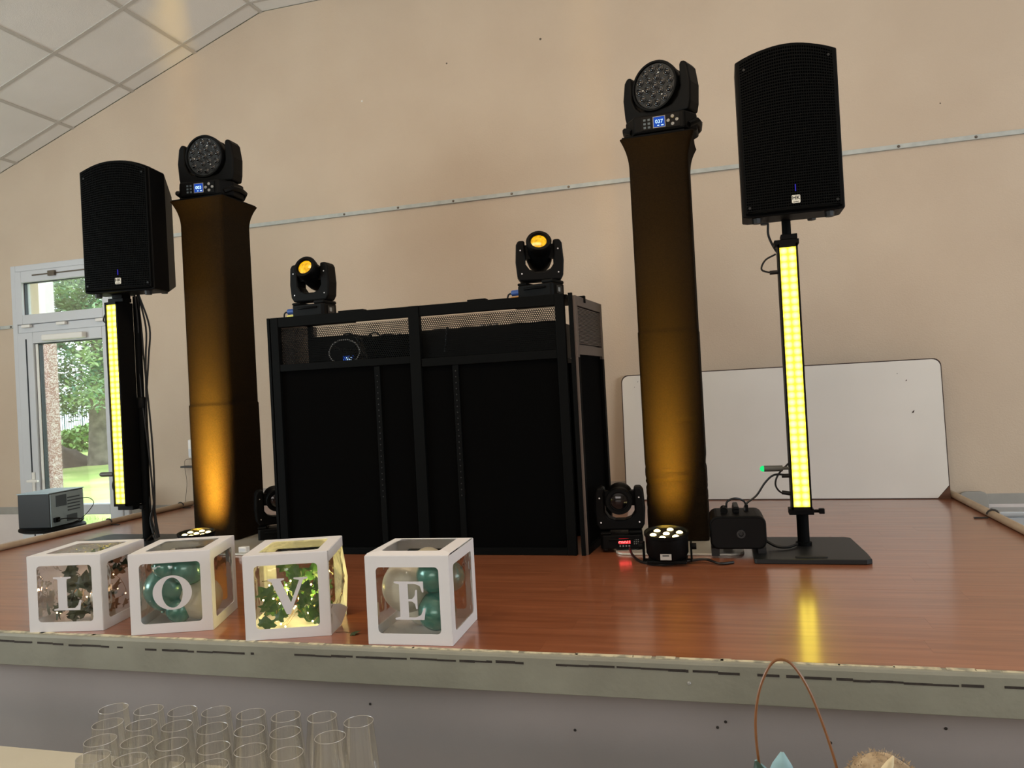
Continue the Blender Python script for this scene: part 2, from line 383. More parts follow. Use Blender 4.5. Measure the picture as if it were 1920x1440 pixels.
# ------------------------------------------------------------------ glazed door (left, in the back wall)
def frame_rect(b, x0, x1, z0, z1, w_, y0, y1, wb_=None, wt=None):
    wb_ = w_ if wb_ is None else wb_; wt = w_ if wt is None else wt
    b.box(x0, x0+w_, y0, y1, z0, z1); b.box(x1-w_, x1, y0, y1, z0, z1)
    b.box(x0+w_, x1-w_, y0, y1, z0, z0+wb_); b.box(x0+w_, x1-w_, y0, y1, z1-wt, z1)
def door():
    root = bpy.data.objects.new('door_1', None); C.objects.link(root); root['kind'] = 'structure'; root['label'] = 'white plastic glazed door with a transom window above'
    b = MB(); frame_rect(b, DX0, DX1, FZ, DZ1, .045, D-.02, D+.09)
    b.box(DX0+.045, DX1-.045, D-.015, D+.08, 1.30, 1.36); b.build('door_frame', 'pvc', root, bevel=.004)
    b = MB(); frame_rect(b, -5.068, -4.225, 1.362, 1.758, .06, D-.03, D+.05, wb_=.07, wt=.085); o = b.build('transom_sash', 'pvc', root, bevel=.005)
    b = MB(); frame_rect(b, -5.008, -4.285, 1.428, 1.674, .006, D-.005, D+.02); b.build('seal', 'pvc_seal', o)
    b = MB(); b.box(-5.008, -4.285, D+.005, D+.011, 1.43, 1.674); b.build('pane', 'glass', o)
    # door leaf
    b = MB(); x0, x1 = -5.068, -4.19
    b.box(x0, -4.925, D-.03, D+.05, FZ+.04, 1.298); b.box(-4.30, x1, D-.03, D+.05, FZ+.04, 1.298)
    b.box(-4.925, -4.30, D-.03, D+.05, 1.215, 1.298); b.box(-4.925, -4.30, D-.03, D+.05, -.058, .015); b.box(-4.925, -4.30, D-.03, D+.05, FZ+.04, FZ+.16)
    o = b.build('door_leaf', 'pvc', root, bevel=.005)
    b = MB(); b.box(-4.925, -4.918, D-.006, D+.03, .015, 1.215); b.box(-4.897, -4.892, D-.006, D+.03, .015, 1.215); b.box(-4.918, -4.30, D-.006, D+.03, 1.208, 1.215); b.build('seal', 'pvc_seal', o)
    b = MB(); b.box(-4.918, -4.897, D-.012, D+.02, .015, 1.21); b.build('glazing_bead', 'white_plastic', o)
    b = MB(); b.box(-4.925, -4.30, D+.005, D+.011, .013, 1.216); b.build('pane', 'glass', o)
    b = MB(); b.box(-4.925, -4.30, D+.005, D+.011, FZ+.16, -.057); b.build('pane', 'glass', o)
    b = MB(); b.box(-4.99, -4.978, D-.032, D-.03, -.6, 1.25); b.build('leaf_joint', 'pvc_seal', o)
    b = MB(); b.box(-4.982, -4.955, D-.04, D-.03, .09, .26); b.cyl((-4.968, D-.04, .2), (-4.968, D-.075, .2), .009); b.box(-4.985, -4.885, D-.085, D-.07, .19, .207); b.build('door_handle', 'white_plastic', root, bevel=.003)
    b = MB(); b.cyl((-4.968, D-.03, .04), (-4.968, D-.045, .04), .012); b.build('lock_cylinder', 'screw', root)
    b = MB(); b.box(-4.80, -4.43, D-.075, D-.03, 1.225, 1.268); b.build('door_closer', 'white_plastic', root, bevel=.008)
    for x in (-5.01, -4.69, -4.34):
        b = MB(); b.box(x, x+.08, D-.045, D-.02, 1.335, 1.357); b.build('hinge', 'white_plastic', root, bevel=.004)
    b = MB(); b.box(-4.9, -4.2, D-.035, D-.03, 1.715, 1.725); b.box(-4.74, -4.68, D-.05, D-.03, 1.70, 1.738); b.build('transom_stay', 'screw', root, bevel=.002)
    b = MB(); b.box(DX0+.0, DX1, D+.09, D+.24, FZ-.02, FZ); b.build('threshold', 'stripe', root)
    return root
door()

# ------------------------------------------------------------------ outside
b = MB()
nx, ny = 26, 26
for j in range(ny+1):
    for i in range(nx+1):
        x = -60+i*3.0; y = D+.24+j*2.6
        b.v.append((x, y, FZ-.02+.03*math.sin(x*1.3)+.02*math.cos(y)))
for j in range(ny):
    for i in range(nx): a = j*(nx+1)+i; b.f.append((a, a+1, a+nx+2, a+nx+1))
g = b.build('lawn', 'fabric_grass', smooth=True); g['kind'] = 'structure'; g['label'] = 'mown green lawn outside the glazed door'
gr = MB()
for k in range(5000):
    x = random.uniform(-9.5, -4.8); y = random.uniform(4.95, 9.5)
    if (x < -6.0 and 5.7 < y < 6.0) or 7.2 < y < 8.0: continue
    h = random.uniform(.03, .07); a = random.uniform(0, PI); dx, dy = .006*math.cos(a), .006*math.sin(a); lx, ly = random.uniform(-.03, .03), random.uniform(-.03, .03)
    gr.add([(x-dx, y-dy, FZ-.03), (x+dx, y+dy, FZ-.03), (x+lx, y+ly, FZ+h)], [(0, 1, 2)])
o = stuff(gr.build('grass_blades', 'fabric_grass')); tag(o, 'short grass blades growing just outside the door', 'grass')
b = MB(); b.box(-7.4, -6.055, 5.80, 5.90, FZ, 3.2); p = b.build('exterior_pillar', 'render_white'); tag(p, 'rough concrete pillar outside the left glazed door', 'pillar')
b = MB(); b.box(-6.15, -6.052, 5.797, 5.903, FZ, 1.45); b.build('roughcast_face', 'roughcast', p)
b = MB(); b.box(-6.25, -6.05, 5.795, 5.905, FZ, -.35); b.build('roughcast_foot', 'roughcast', p)
# kerb across the lawn
b = MB(); b.box(-30, -4, 7.7, 7.82, FZ-.02, FZ+.06, Matrix.Translation((0, 0, 0)) @ Matrix.Rotation(.02, 4, 'Z')); tag(b.build('stone_kerb', 'mound', bevel=.02), 'low stone kerb crossing the lawn', 'kerb')
def tree(loc):
    t = thing('leafy_tree', 'leafy green tree on the lawn behind the glazed door', 'tree', loc)
    b = MB(); b.tube([(0, 0, -.1), (.0, 0, .5), (.02, 0, 1.3), (.05, 0, 2.2), (.1, 0, 3.4), (.1, 0, 5)], [.36, .28, .25, .24, .16, .06], 12); b.build('trunk', 'bark', t, True)
    for a, z, r in ((2.6, 2.0, 2.2), (.3, 2.2, 2.0), (3.6, 3.0, 1.7), (1.2, 3.2, 1.6), (-.8, 2.6, 2.0), (5.2, 3.6, 1.5)):
        b = MB(); b.tube([(.03, 0, z), (.5*r*math.cos(a), .5*r*math.sin(a), z+.6), (r*math.cos(a), r*math.sin(a), z+.9)], [.1, .06, .02], 7); b.build('branch', 'bark', t, True)
    f = MB(); rg = random.Random(3)
    cl = []
    for k in range(330):
        a = rg.uniform(0, 2*PI); rr = 4.0*math.sqrt(rg.random()); z = rg.uniform(2.2, 8.0); lim = 1.0 if 2.2 < z < 5.5 else .72
        cl.append(Vector((rr*lim*math.cos(a), rr*lim*math.sin(a), z-.18*rr)))
    for c in cl:
        for k in range(150):
            d = Vector((rg.gauss(0, 1), rg.gauss(0, 1), rg.gauss(0, .6))); d = d.normalized()*rg.uniform(.15, .62)
            p_ = c+d; s_ = rg.uniform(.05, .1); q = Euler((rg.uniform(-.8, .8), rg.uniform(-.8, .8), rg.uniform(0, 6.3))).to_matrix()
            f.add([p_+q @ Vector(v) for v in ((-s_, 0, 0), (0, -s_*.5, .01), (s_*1.1, 0, -.01), (0, s_*.5, .01))], [(0, 1, 2, 3)])
    stuff(f.build('foliage', 'foliage', t))
tree((-18.1, 19.0, FZ-.02))
def leafmass(name, label, cat, x0, x1, y0, y1, h, n, mt):
    f = MB(); rg = random.Random(5)
    for k in range(n):
        x = rg.uniform(x0, x1); y = rg.uniform(y0, y1); z = FZ+h*rg.random()**.6*(.85+.15*math.sin(x*1.7)); s_ = rg.uniform(.08, .16)
        q = Euler((rg.uniform(-1, 1), rg.uniform(-1, 1), rg.uniform(0, 6.3))).to_matrix()
        f.add([Vector((x, y, z))+q @ Vector(v) for v in ((-s_, 0, 0), (0, -s_*.6, 0), (s_, 0, 0), (0, s_*.6, 0))], [(0, 1, 2, 3)])
    o = f.build(name, mt); tag(o, label, cat); return o
leafmass('clipped_hedge', 'low green hedge at the far edge of the lawn', 'hedge', -36, -20, 25.5, 27, 1.15, 9000, 'hedge')
fe = thing('park_railing', 'dark teal metal railing behind the hedge', 'fence', (0, 0, 0))
b = MB(); b.box(-46, -24, 32, 32.05, .86, .92); b.box(-46, -24, 32, 32.05, .68, .72); b.box(-46, -24, 32, 32.05, -.3, -.24); b.build('rail', 'fence', fe)
pm = MB(); pm.box(-.025, .025, -.02, .02, FZ-.05, .9); pm.lathe([(.05, .93), (.05, 1.0), (.01, 1.06)], 6); pme = pm.mesh('post'); pme.materials.append(M['fence'])
bm_ = MB(); bm_.box(-.014, .014, -.01, .01, -.3, .9); bme = bm_.mesh('baluster'); bme.materials.append(M['fence'])
for k in range(160):
    o = bpy.data.objects.new('post' if k % 8 == 0 else 'baluster', pme if k % 8 == 0 else bme); C.objects.link(o); o.parent = fe; o.location = (-46+k*.14, 32.02, 0)
b = MB(); rg = random.Random(2)
NR, NA = 10, 28
for i in range(NR+1):
    for k in range(NA):
        a = 2*PI*k/NA; r = 2.6*i/NR; z = 1.15*(1-(i/NR)**1.3)+(rg.uniform(-.06, .06) if i < NR else -.05)
        b.v.append((-20.9+r*1.0*math.cos(a), 18.6+r*.8*math.sin(a), FZ+max(z, -.05)))
for i in range(NR):
    for k in range(NA): b.f.append((i*NA+k, i*NA+(k+1) % NA, (i+1)*NA+(k+1) % NA, (i+1)*NA+k))
tag(b.build('earth_mound', 'mound', smooth=True), 'heap of dark earth beside the tree trunk', 'mound')

# ------------------------------------------------------------------ stage
SX0, SX1, SY0 = -3.63, 1.14, 1.923
stage = thing('stage', 'low stage with reddish laminate boards and painted front edge', 'stage', (0, 0, 0))
b = MB(); b.box(SX0, SX1, SY0+.03, D-.008, -.094, -.012); b.build('deck', 'gap', stage)
b = MB(); b.box(SX0, SX1, SY0+.05, SY0+.08, FZ, -.095); b.build('front_panel', 'front', stage)
b = MB(); b.box(SX0+.01, SX0+.04, SY0+.08, D-.01, FZ, -.1); b.box(SX1-.04, SX1-.01, SY0+.08, D-.01, FZ, -.1); b.build('side_panel', 'front', stage)
b = MB()
prof = [(SY0+.035, -.1), (SY0+.001, -.1), (SY0, -.098), (SY0, -.010), (SY0+.003, -.003), (SY0+.010, -.0005), (SY0+.035, -.0005)]
vs = [(SX0, y, z) for y, z in prof]+[(SX1, y, z) for y, z in prof]; n = len(prof)
b.add(vs, [tuple(range(n)), tuple(range(2*n-1, n-1, -1))]+[(i, (i+1) % n, (i+1) % n+n, i+n) for i in range(n)])
b.build('front_edge', 'edge', stage, bevel=.001)
rg = random.Random(11)
b = MB(); x = SX0   # ragged worn strip along the nosing
while x < SX1-.05:
    l_ = rg.uniform(.02, .16); dpt = rg.uniform(.004, .010)
    b.box(x, x+l_, SY0+.010-dpt*.3, SY0+.014+dpt, -.0012, .0006); x += l_*rg.uniform(.9, 1.25)
stuff(b.build('worn_nosing', 'edge_worn', stage))
gapx = [(-2.33, -2.12), (-2.1, -2.0), (-1.98, -1.83), (-1.80, -1.78), (-1.70, -1.66), (-1.64, -1.53), (-1.52, -1.36), (-1.34, -1.33), (-1.20, -1.02), (-1.01, -.86), (-.85, -.72), (-.71, -.62), (-.61, -.535), (-.45, -.30), (-.295, -.12), (-.11, .0), (.04, .09), (.105, .135), (.145, .205), (.215, .47), (.475, .52), (.56, .61), (.65, .8)]
b = MB()
for x0, x1 in gapx:
    x = x0
    while x < x1:
        l_ = min(rg.uniform(.02, .07), x1-x); zz = -.027+rg.uniform(-.0012, .0012)-.004*math.sin(x*3); h = rg.uniform(.0022, .0034)
        b.box(x, x+l_, SY0-.0008, SY0+.002, zz-h, zz+h); x += l_
stuff(b.build('paint_gap', 'gap', stage))
for x, z in ((-1.0, -.175), (-.06, -.18), (-.04, -.165), (.2, -.2), (.45, -.15), (-.42, -.21), (.72, -.16)):
    b = MB(); b.lathe([(.004, 0), (.003, .002)], 7, Matrix.Translation((x, SY0+.05, z)) @ Matrix.Rotation(PI/2, 4, 'X')); b.build('nail_hole', 'gap', stage)
b = MB(); b.lathe([(.005, 0), (.003, .003)], 8, Matrix.Translation((-.12, SY0, -.055)) @ Matrix.Rotation(PI/2, 4, 'X')); b.build('screw', 'chrome', stage)
pw = .0965; y = SY0+.022; rowi = 0; cache = {}
while y < D-.012:
    y1 = min(y+pw, D-.008); x = SX0+.005-rg.uniform(0, .9)
    while x < SX1-.005:
        x1 = x+1.21; a0 = max(x, SX0+.005); a1 = min(x1, SX1-.005)
        if a1-a0 > .02:
            b = MB(); b.box(-(a1-a0)/2+.00012, (a1-a0)/2-.00012, -(y1-y)/2+.0002, (y1-y)/2-.0002, -.012, 0)
            key = (round(a1-a0, 3), round(y1-y, 3))
            if key not in cache: me = b.mesh('floor_board'); me.materials.append(M['plank']); cache[key] = me
            o = bpy.data.objects.new('floor_board', cache[key]); C.objects.link(o); o.parent = stage; o.location = ((a0+a1)/2, (y+y1)/2, rg.uniform(-.0002, 0))
        x = x1
    y = y1; rowi += 1

# edge pipes with clips
def pipe(x, y0, y1, label, clips, side):
    t = thing('edge_pipe', label, 'pipe', (x, 0, 0))
    b = MB(); b.tube([(0, y0, .017), (0, (y0+y1)/2, .017), (0, y1, .017)], .017, 14); b.build('tube', 'pipe', t, True)
    for y in clips:
        b = MB(); b.tube([(.0+.024*math.cos(a), y, .017+.021*math.sin(a)) for a in [PI*k/8 for k in range(9)]], .004, 6); b.box(.02*side, .075*side, y-.006, y+.006, .0, .006)
        b.build('clip', 'clip', t, True)
pipe(-3.60, 2.0, 4.58, 'beige pipe lying along the left edge of the stage', (3.826, 4.463), 1)
pipe(1.12, 2.0, 4.56, 'beige pipe lying along the right edge of the stage', (3.87, 3.1), -1)

# ------------------------------------------------------------------ right: radiator, rounded panel; left: socket, wire
t = thing('wall_radiator', 'pale grey metal radiator low beside the right stage edge', 'radiator', (1.6, 4.5, FZ))
b = MB(); b.box(-.27, 1.6, -.02, .1, .2, .80); b.build('body', 'ledge', t, bevel=.008)
b = MB(); b.box(-.28, 1.6, -.035, .11, .80, .83); b.build('top_lip', 'ledge', t, bevel=.01)
b = MB()
for i in range(10):
    for j in range(4): b.lathe([(.004, 0), (.003, .002)], 6, Matrix.Translation((-.13+i*.05+(.02 if j % 2 else 0), -.02, .74-j*.045)) @ Matrix.Rotation(PI/2, 4, 'X'))
b.build('vent_hole', 'dot', t)
b = MB(); b.box(-.2, -.16, -.0, .06, .0, .2); b.box(1.3, 1.34, 0, .06, 0, .2); b.build('leg', 'ledge', t)
b = MB(); b.prism([(x+1.235, z-.28) for x, z in rrect(.14, .6, .035)], 4.56, 4.58); b.box(1.18, 1.29, 4.56, 4.6, FZ, -.56); tag(b.build('rounded_grey_panel', 'stripe', bevel=.003), 'small grey panel with rounded corner behind the whiteboard corner', 'panel')
t = thing('wall_socket', 'white wall socket with thin wire left of the gold lit column', 'socket', (-3.585, D, .39))
b = MB(); b.box(-.035, .035, -.03, 0, -.062, .065); b.build('housing', 'white_plastic', t, bevel=.006)
b = MB(); b.box(-.03, .03, -.034, -.03, -.05, 0); b.build('cover', 'pvc', t, bevel=.004)
b = MB(); b.tube(bez([(0, -.03, -.07), (-.06, -.03, -.075), (-.075, -.02, -.13), (-.065, -.02, -.24), (-.09, -.02, -.39)], 24), .0016, 5); b.build('wire', 'screw', t)
t = thing('wall_bracket', 'small black bracket on the wall below the socket', 'bracket', (-3.63, D, .268))
b = MB(); b.box(-.045, .08, -.05, 0, -.006, .006); b.build('shelf', 'clip', t, bevel=.003)
b = MB(); b.box(.05, .07, -.02, 0, .0, .04); b.build('stop', 'clip', t)

# ------------------------------------------------------------------ computer on a stool, left behind the stage
t = thing('round_side_table', 'black round pedestal table under the computer', 'table', (-4.22, 4.02, FZ))
b = MB(); b.lathe([(.17, .84), (.19, .85), (.19, .862), (.18, .87)], 36); b.build('table_top', 'black', t, True)
b = MB(); b.lathe([(.03, .02), (.03, .8), (.09, .84)], 16); b.build('post', 'black', t, True)
b = MB(); b.lathe([(.16, 0), (.16, .012), (.05, .03)], 30); b.build('foot', 'black', t, True)
t = thing('desktop_computer', 'dark desktop computer case with bare metal back beside the door', 'computer', (-4.235, 4.03, FZ+.87), math.radians(6))
b = MB(); b.box(-.12, .105, -.14, .16, 0, .215); b.build('case', 'pc_black', t, bevel=.004)
b = MB(); b.box(-.123, .108, -.145, .165, .213, .219); b.build('lid', 'pc_back', t, bevel=.002)
b = MB(); b.box(.105, .109, -.135, .155, .004, .208); b.build('back_panel', 'pc_back', t)
b = MB(); b.box(.109, .112, -.09, .0, .125, .195); b.box(.109, .112, -.0, .09, .02, .06); b.build('vent', 'pc_vent', t)
b = MB()
for i in range(5): b.box(.109, .111, .01, .12, .085+i*.02, .093+i*.02)
b.build('card_slot', 'pc_vent', t)
b = MB(); b.box(.109, .13, -.12, -.08, .03, .06); b.build('power_plug', 'black', t, bevel=.004)
b = MB(); b.tube(bez([(.13, -.1, .045), (.17, -.08, .05), (.2, .02, .03), (.13, .1, .004)], 20), .004, 6); b.tube(bez([(.11, .12, .15), (.17, .13, .15), (.21, .12, .11), (.17, .06, .03), (.14, -.02, .004)], 24), .0025, 5); b.build('cable', 'rubber', t, True)

# ------------------------------------------------------------------ whiteboard leaning on the wall
t = thing('whiteboard', 'large worn whiteboard leaning low against the back wall', 'whiteboard', (.257, 4.495, .0))
lean = math.atan2(.05, .73); yaw = math.atan2(-.085, 1.69)
Mw = Matrix.Rotation(yaw, 4, 'Z') @ Matrix.Rotation(-lean, 4, 'X')
W2 = .845; H_ = .735
out = [(-W2, 0), (W2, 0), (W2, H_-.04)]+[(W2-.04+.04*math.cos(a), H_-.04+.04*math.sin(a)) for a in [PI/2*k/6 for k in range(1, 7)]]+[(-W2+.04+.04*math.cos(a), H_-.04+.04*math.sin(a)) for a in [PI/2+PI/2*k/6 for k in range(7)]]
b = MB(); b.prism(out, 0, .016, Mw); b.build('core', 'board_edge', t)
inn = [(x*(1-.0055/.845)+rg.uniform(-.0008, .0008), .006+z*(1-.0115/.735)) for x, z in out]
inn[1] = (W2-.06, .0045); inn.insert(2, (W2-.0045, .07))
b = MB(); b.prism(inn, -.0015, .0, Mw); b.build('writing_surface', 'board', t)
b = MB(); b.prism([(W2-.062, .001), (W2, .0), (W2, .068)], -.0012, 0, Mw); b.build('chipped_corner', 'board_wood', t)
b = MB()
for px, pz, s_ in ((.69, .45, .010), (.67, .62, .006), (-.75, .69, .004), (.63, .66, .004), (-.77, .66, .003)):
    b.prism([(px, pz), (px+s_, pz+s_*.3), (px+s_*1.3, pz+s_*1.6), (px+s_*.5, pz+s_)], -.003, -.0015, Mw)
b.build('scuff', 'board_edge', t)

# ------------------------------------------------------------------ DJ booth
booth = thing('dj_booth', 'black metal framed DJ booth with cloth and perforated panels', 'booth', (-1.26, 3.07, 0))
BW = .692; BH = 1.062
def bbox(b, x0, x1, y0, y1, z0, z1): b.box(x0+1.26, x1+1.26, y0-3.07, y1-3.07, z0, z1)
yaw_b = 0
b = MB()
bbox(b, -1.955, -1.917, 3.07, 3.10, 0, BH); bbox(b, -.645, -.607, 3.07, 3.10, 0, BH); bbox(b, -1.286, -1.237, 3.068, 3.10, 0, BH)
b.build('post', 'black_metal', booth, bevel=.002)
b = MB(); bbox(b, -1.917, -1.286, 3.072, 3.10, BH-.045, BH); bbox(b, -1.237, -.645, 3.072, 3.10, BH-.045, BH)
bbox(b, -1.917, -1.286, 3.072, 3.10, .818, .85); bbox(b, -1.237, -.645, 3.072, 3.10, .80, .835); bbox(b, -1.917, -.645, 3.072, 3.10, 0.0, .03)
b.build('rail', 'black_metal', booth, bevel=.002)
for x0 in (-1.459, -1.099):
    b = MB(); bbox(b, x0, x0+.026, 3.076, 3.10, .03, .815)
    o = b.build('mullion', 'black_metal', booth, bevel=.001)
    b = MB()
    for k in range(22): b.lathe([(.003, 0), (.003, .001)], 6, Matrix.Translation((x0+1.26+.013, .006, .25+k*.025)) @ Matrix.Rotation(PI/2, 4, 'X'))
    b.build('peg_hole', 'dot', o)
for x0, x1 in ((-1.917, -1.459), (-1.433, -1.286), (-1.237, -1.099), (-1.073, -.645)):
    b = MB(); bbox(b, x0, x1, 3.086, 3.089, .03, .82); b.build('cloth_panel', 'cloth_black', booth)
def perforated(x0, x1, z0, z1, y, pitch=.0092, hole=.0034):
    b = MB(); dz = pitch*.866; nr = int((z1-z0)/dz); nc = int((x1-x0)/pitch)
    V = b.v; F = b.f
    hexo = [(pitch/math.sqrt(3)*math.cos(PI/6+PI/3*k), pitch/math.sqrt(3)*math.sin(PI/6+PI/3*k)) for k in range(6)]
    hexi = [(hole*math.cos(PI/6+PI/3*k), hole*math.sin(PI/6+PI/3*k)) for k in range(6)]
    for r in range(nr):
        for c in range(nc):
            cx = x0+pitch*(c+.5+(.5 if r % 2 else 0)); cz = z0+dz*(r+.5)
            if cx > x1: continue
            o = len(V)
            for hx, hz in hexo: V.append((cx+hx, y, cz+hz))
            for hx, hz in hexi: V.append((cx+hx, y, cz+hz))
            for k in range(6): k2 = (k+1) % 6; F.append((o+k, o+k2, o+6+k2, o+6+k))
    return b
for x0, x1, z0 in ((-1.917, -1.286, .85), (-1.237, -.645, .835)):
    b = perforated(x0+1.26, x1+1.26, z0, BH-.045, .018); stuff(b.build('perforated_panel', 'black_metal', booth))
# top handles / hinges on the front rail
b = MB(); bbox(b, -1.62, -1.50, 3.08, 3.12, BH, BH+.008); bbox(b, -1.02, -.94, 3.08, 3.12, BH, BH+.008); b.build('top_hinge', 'black_metal', booth, bevel=.001)
# side screens (right visible, left its twin)
for sx, nm in ((1, 'r'), (-1, 'l')):
    X0 = .675*sx; b = MB()
    P0 = Vector((X0+.012*sx, .012, 0)); P1 = Vector((X0+.052*sx, .45, 0)); d = (P1-P0).normalized(); L_ = (P1-P0).length; nrm = Vector((d.y, -d.x, 0))*sx
    Ms = Matrix(((d.x, nrm.x, 0, P0.x), (d.y, nrm.y, 0, P0.y), (0, 0, 1, 0), (0, 0, 0, 1)))
    b.box(0, .03, -.012, .012, .8, BH-.01, Ms); b.box(L_-.03, L_, -.012, .012, .8, BH-.01, Ms); b.box(.03, L_-.03, -.012, .012, BH-.05, BH-.01, Ms)
    b.box(.03, L_-.03, -.012, .012, .812, .85, Ms); b.box(0, .004, -.012, .012, 0, .8, Ms)
    so = b.build('side_frame', 'louvre', booth, bevel=.0015)
    b = MB()
    for k in range(26): z = .858+k*.0058; b.box(.03, L_-.03, -.004, .009, z, z+.0032, Ms)
    b.box(.03, L_-.03, -.006, -.004, .85, BH-.05, Ms)
    stuff(b.build('louvre_slats', 'louvre', so))
    b = MB(); b.box(.03, L_-.03, -.002, .0, .03, .812, Ms); b.build('side_cloth', 'cloth_black', so)
    b = MB(); b.box(.004, .03, -.012, .012, 0, .8, Ms); b.box(L_-.03, L_, -.012, .012, 0, .8, Ms); b.box(.03, L_-.03, -.012, .012, 0, .03, Ms); b.build('lower_frame', 'black_metal', so)
    b = MB(); b.box(.13, .15, -.016, .016, BH-.03, BH, Ms); b.build('latch', 'black_metal', so)
# corner post right of the front leaf (gap between lets the wall show)
b = MB(); b.box(.672, .688, .0, .014, 0, BH); b.box(-.712, -.7, .0, .014, 0, BH); b.build('corner_post', 'black_metal', booth)
# inner shelf
b = MB(); b.box(-.64, .60, .06, .44, .79, .81); b.build('shelf', 'black_metal', booth)
b = MB()
for x in (-.62, .58):
    for y_ in (.08, .42): b.cyl((x, y_, 0), (x, y_, .79), .014)
b.build('shelf_leg', 'black_metal', booth)
# top deck strips carrying the lights
b = MB(); b.box(-.68, -.42, .03, .30, BH-.02, BH-.002); b.box(.38, .66, .03, .30, BH-.02, BH-.002); b.build('light_platform', 'black_metal', booth)
b = MB(); b.box(-.67, -.65, .28, .30, 0, BH-.02); b.box(.64, .66, .28, .30, 0, BH-.02); b.build('platform_leg', 'black_metal', booth)

# gear on the shelf behind the perforated front
def gear(x0, x1, y0, y1, z0, z1, name, label, cat):
    t = thing(name, label, cat, (-1.26+(x0+x1)/2, 3.07+(y0+y1)/2, .81)); b = MB()
    b.box(-(x1-x0)/2, (x1-x0)/2, -(y1-y0)/2, (y1-y0)/2, z0, z1); b.build('casing', 'black', t, bevel=.004); return t
t = gear(-.06, .60, .14, .38, 0, .155, 'dj_controller', 'black DJ controller inside the booth behind the right perforated panel', 'controller')
b = MB()
for x in (-.25, -.12, .12, .25): b.lathe([(.05, .155), (.05, .165), (.045, .168)], 20, Matrix.Translation((x, .02, 0)))
b.build('jog_wheel', 'black_gloss', t, True)
b = MB()
for x in (-.03, 0, .03): b.box(x-.008, x+.008, -.06, -.04, .155, .17)
b.build('fader', 'grey_mark', t)
t = gear(-.60, -.36, .16, .36, 0, .165, 'wireless_receiver', 'black receiver unit inside the booth behind the left perforated panel', 'receiver')
b = text_mb('000', .02, face_mtx(.085, -.101, .055)); b.build('display', 'scr_text', t)
b = MB(); b.box(.055, .112, -.1005, -.1, .042, .068); b.build('display_window', 'scr_blue', t)
t = thing('tangled_cables', 'tangle of black cables inside the booth behind the left mesh', 'cables', (-1.26, 3.07, .81))
b = MB(); rg2 = random.Random(9)
for k in range(12):
    x = -.40+rg2.uniform(0, .45); p = [(x, .2, .01)]
    for j in range(5): p.append((x+rg2.uniform(-.12, .12), .2+rg2.uniform(-.1, .1), rg2.uniform(.03, .17)))
    p.append((x+.1, .2, .01)); b.tube(bez(p, 30), .004, 6)
b.build('cable', 'rubber', t, True)
b = MB(); b.tube([(-.36+.075*math.cos(a), .05, .08+.055*math.sin(a)) for a in [2*PI*k/24 for k in range(24)]], .0035, 6, True); b.build('coiled_cable', 'grey_mark', t, True)
t = thing('open_laptop', 'black laptop inside the booth near the centre post', 'laptop', (-1.40, 3.31, .81))
b = MB(); b.box(-.14, .12, -.1, .1, 0, .02); b.build('keyboard_base', 'black', t, bevel=.003)
b = MB(); b.box(-.14, .12, -.005, .0, 0, .14, Matrix.Translation((0, -.1, .02)) @ Matrix.Rotation(.5, 4, 'X')); b.build('screen', 'black', t, bevel=.002)

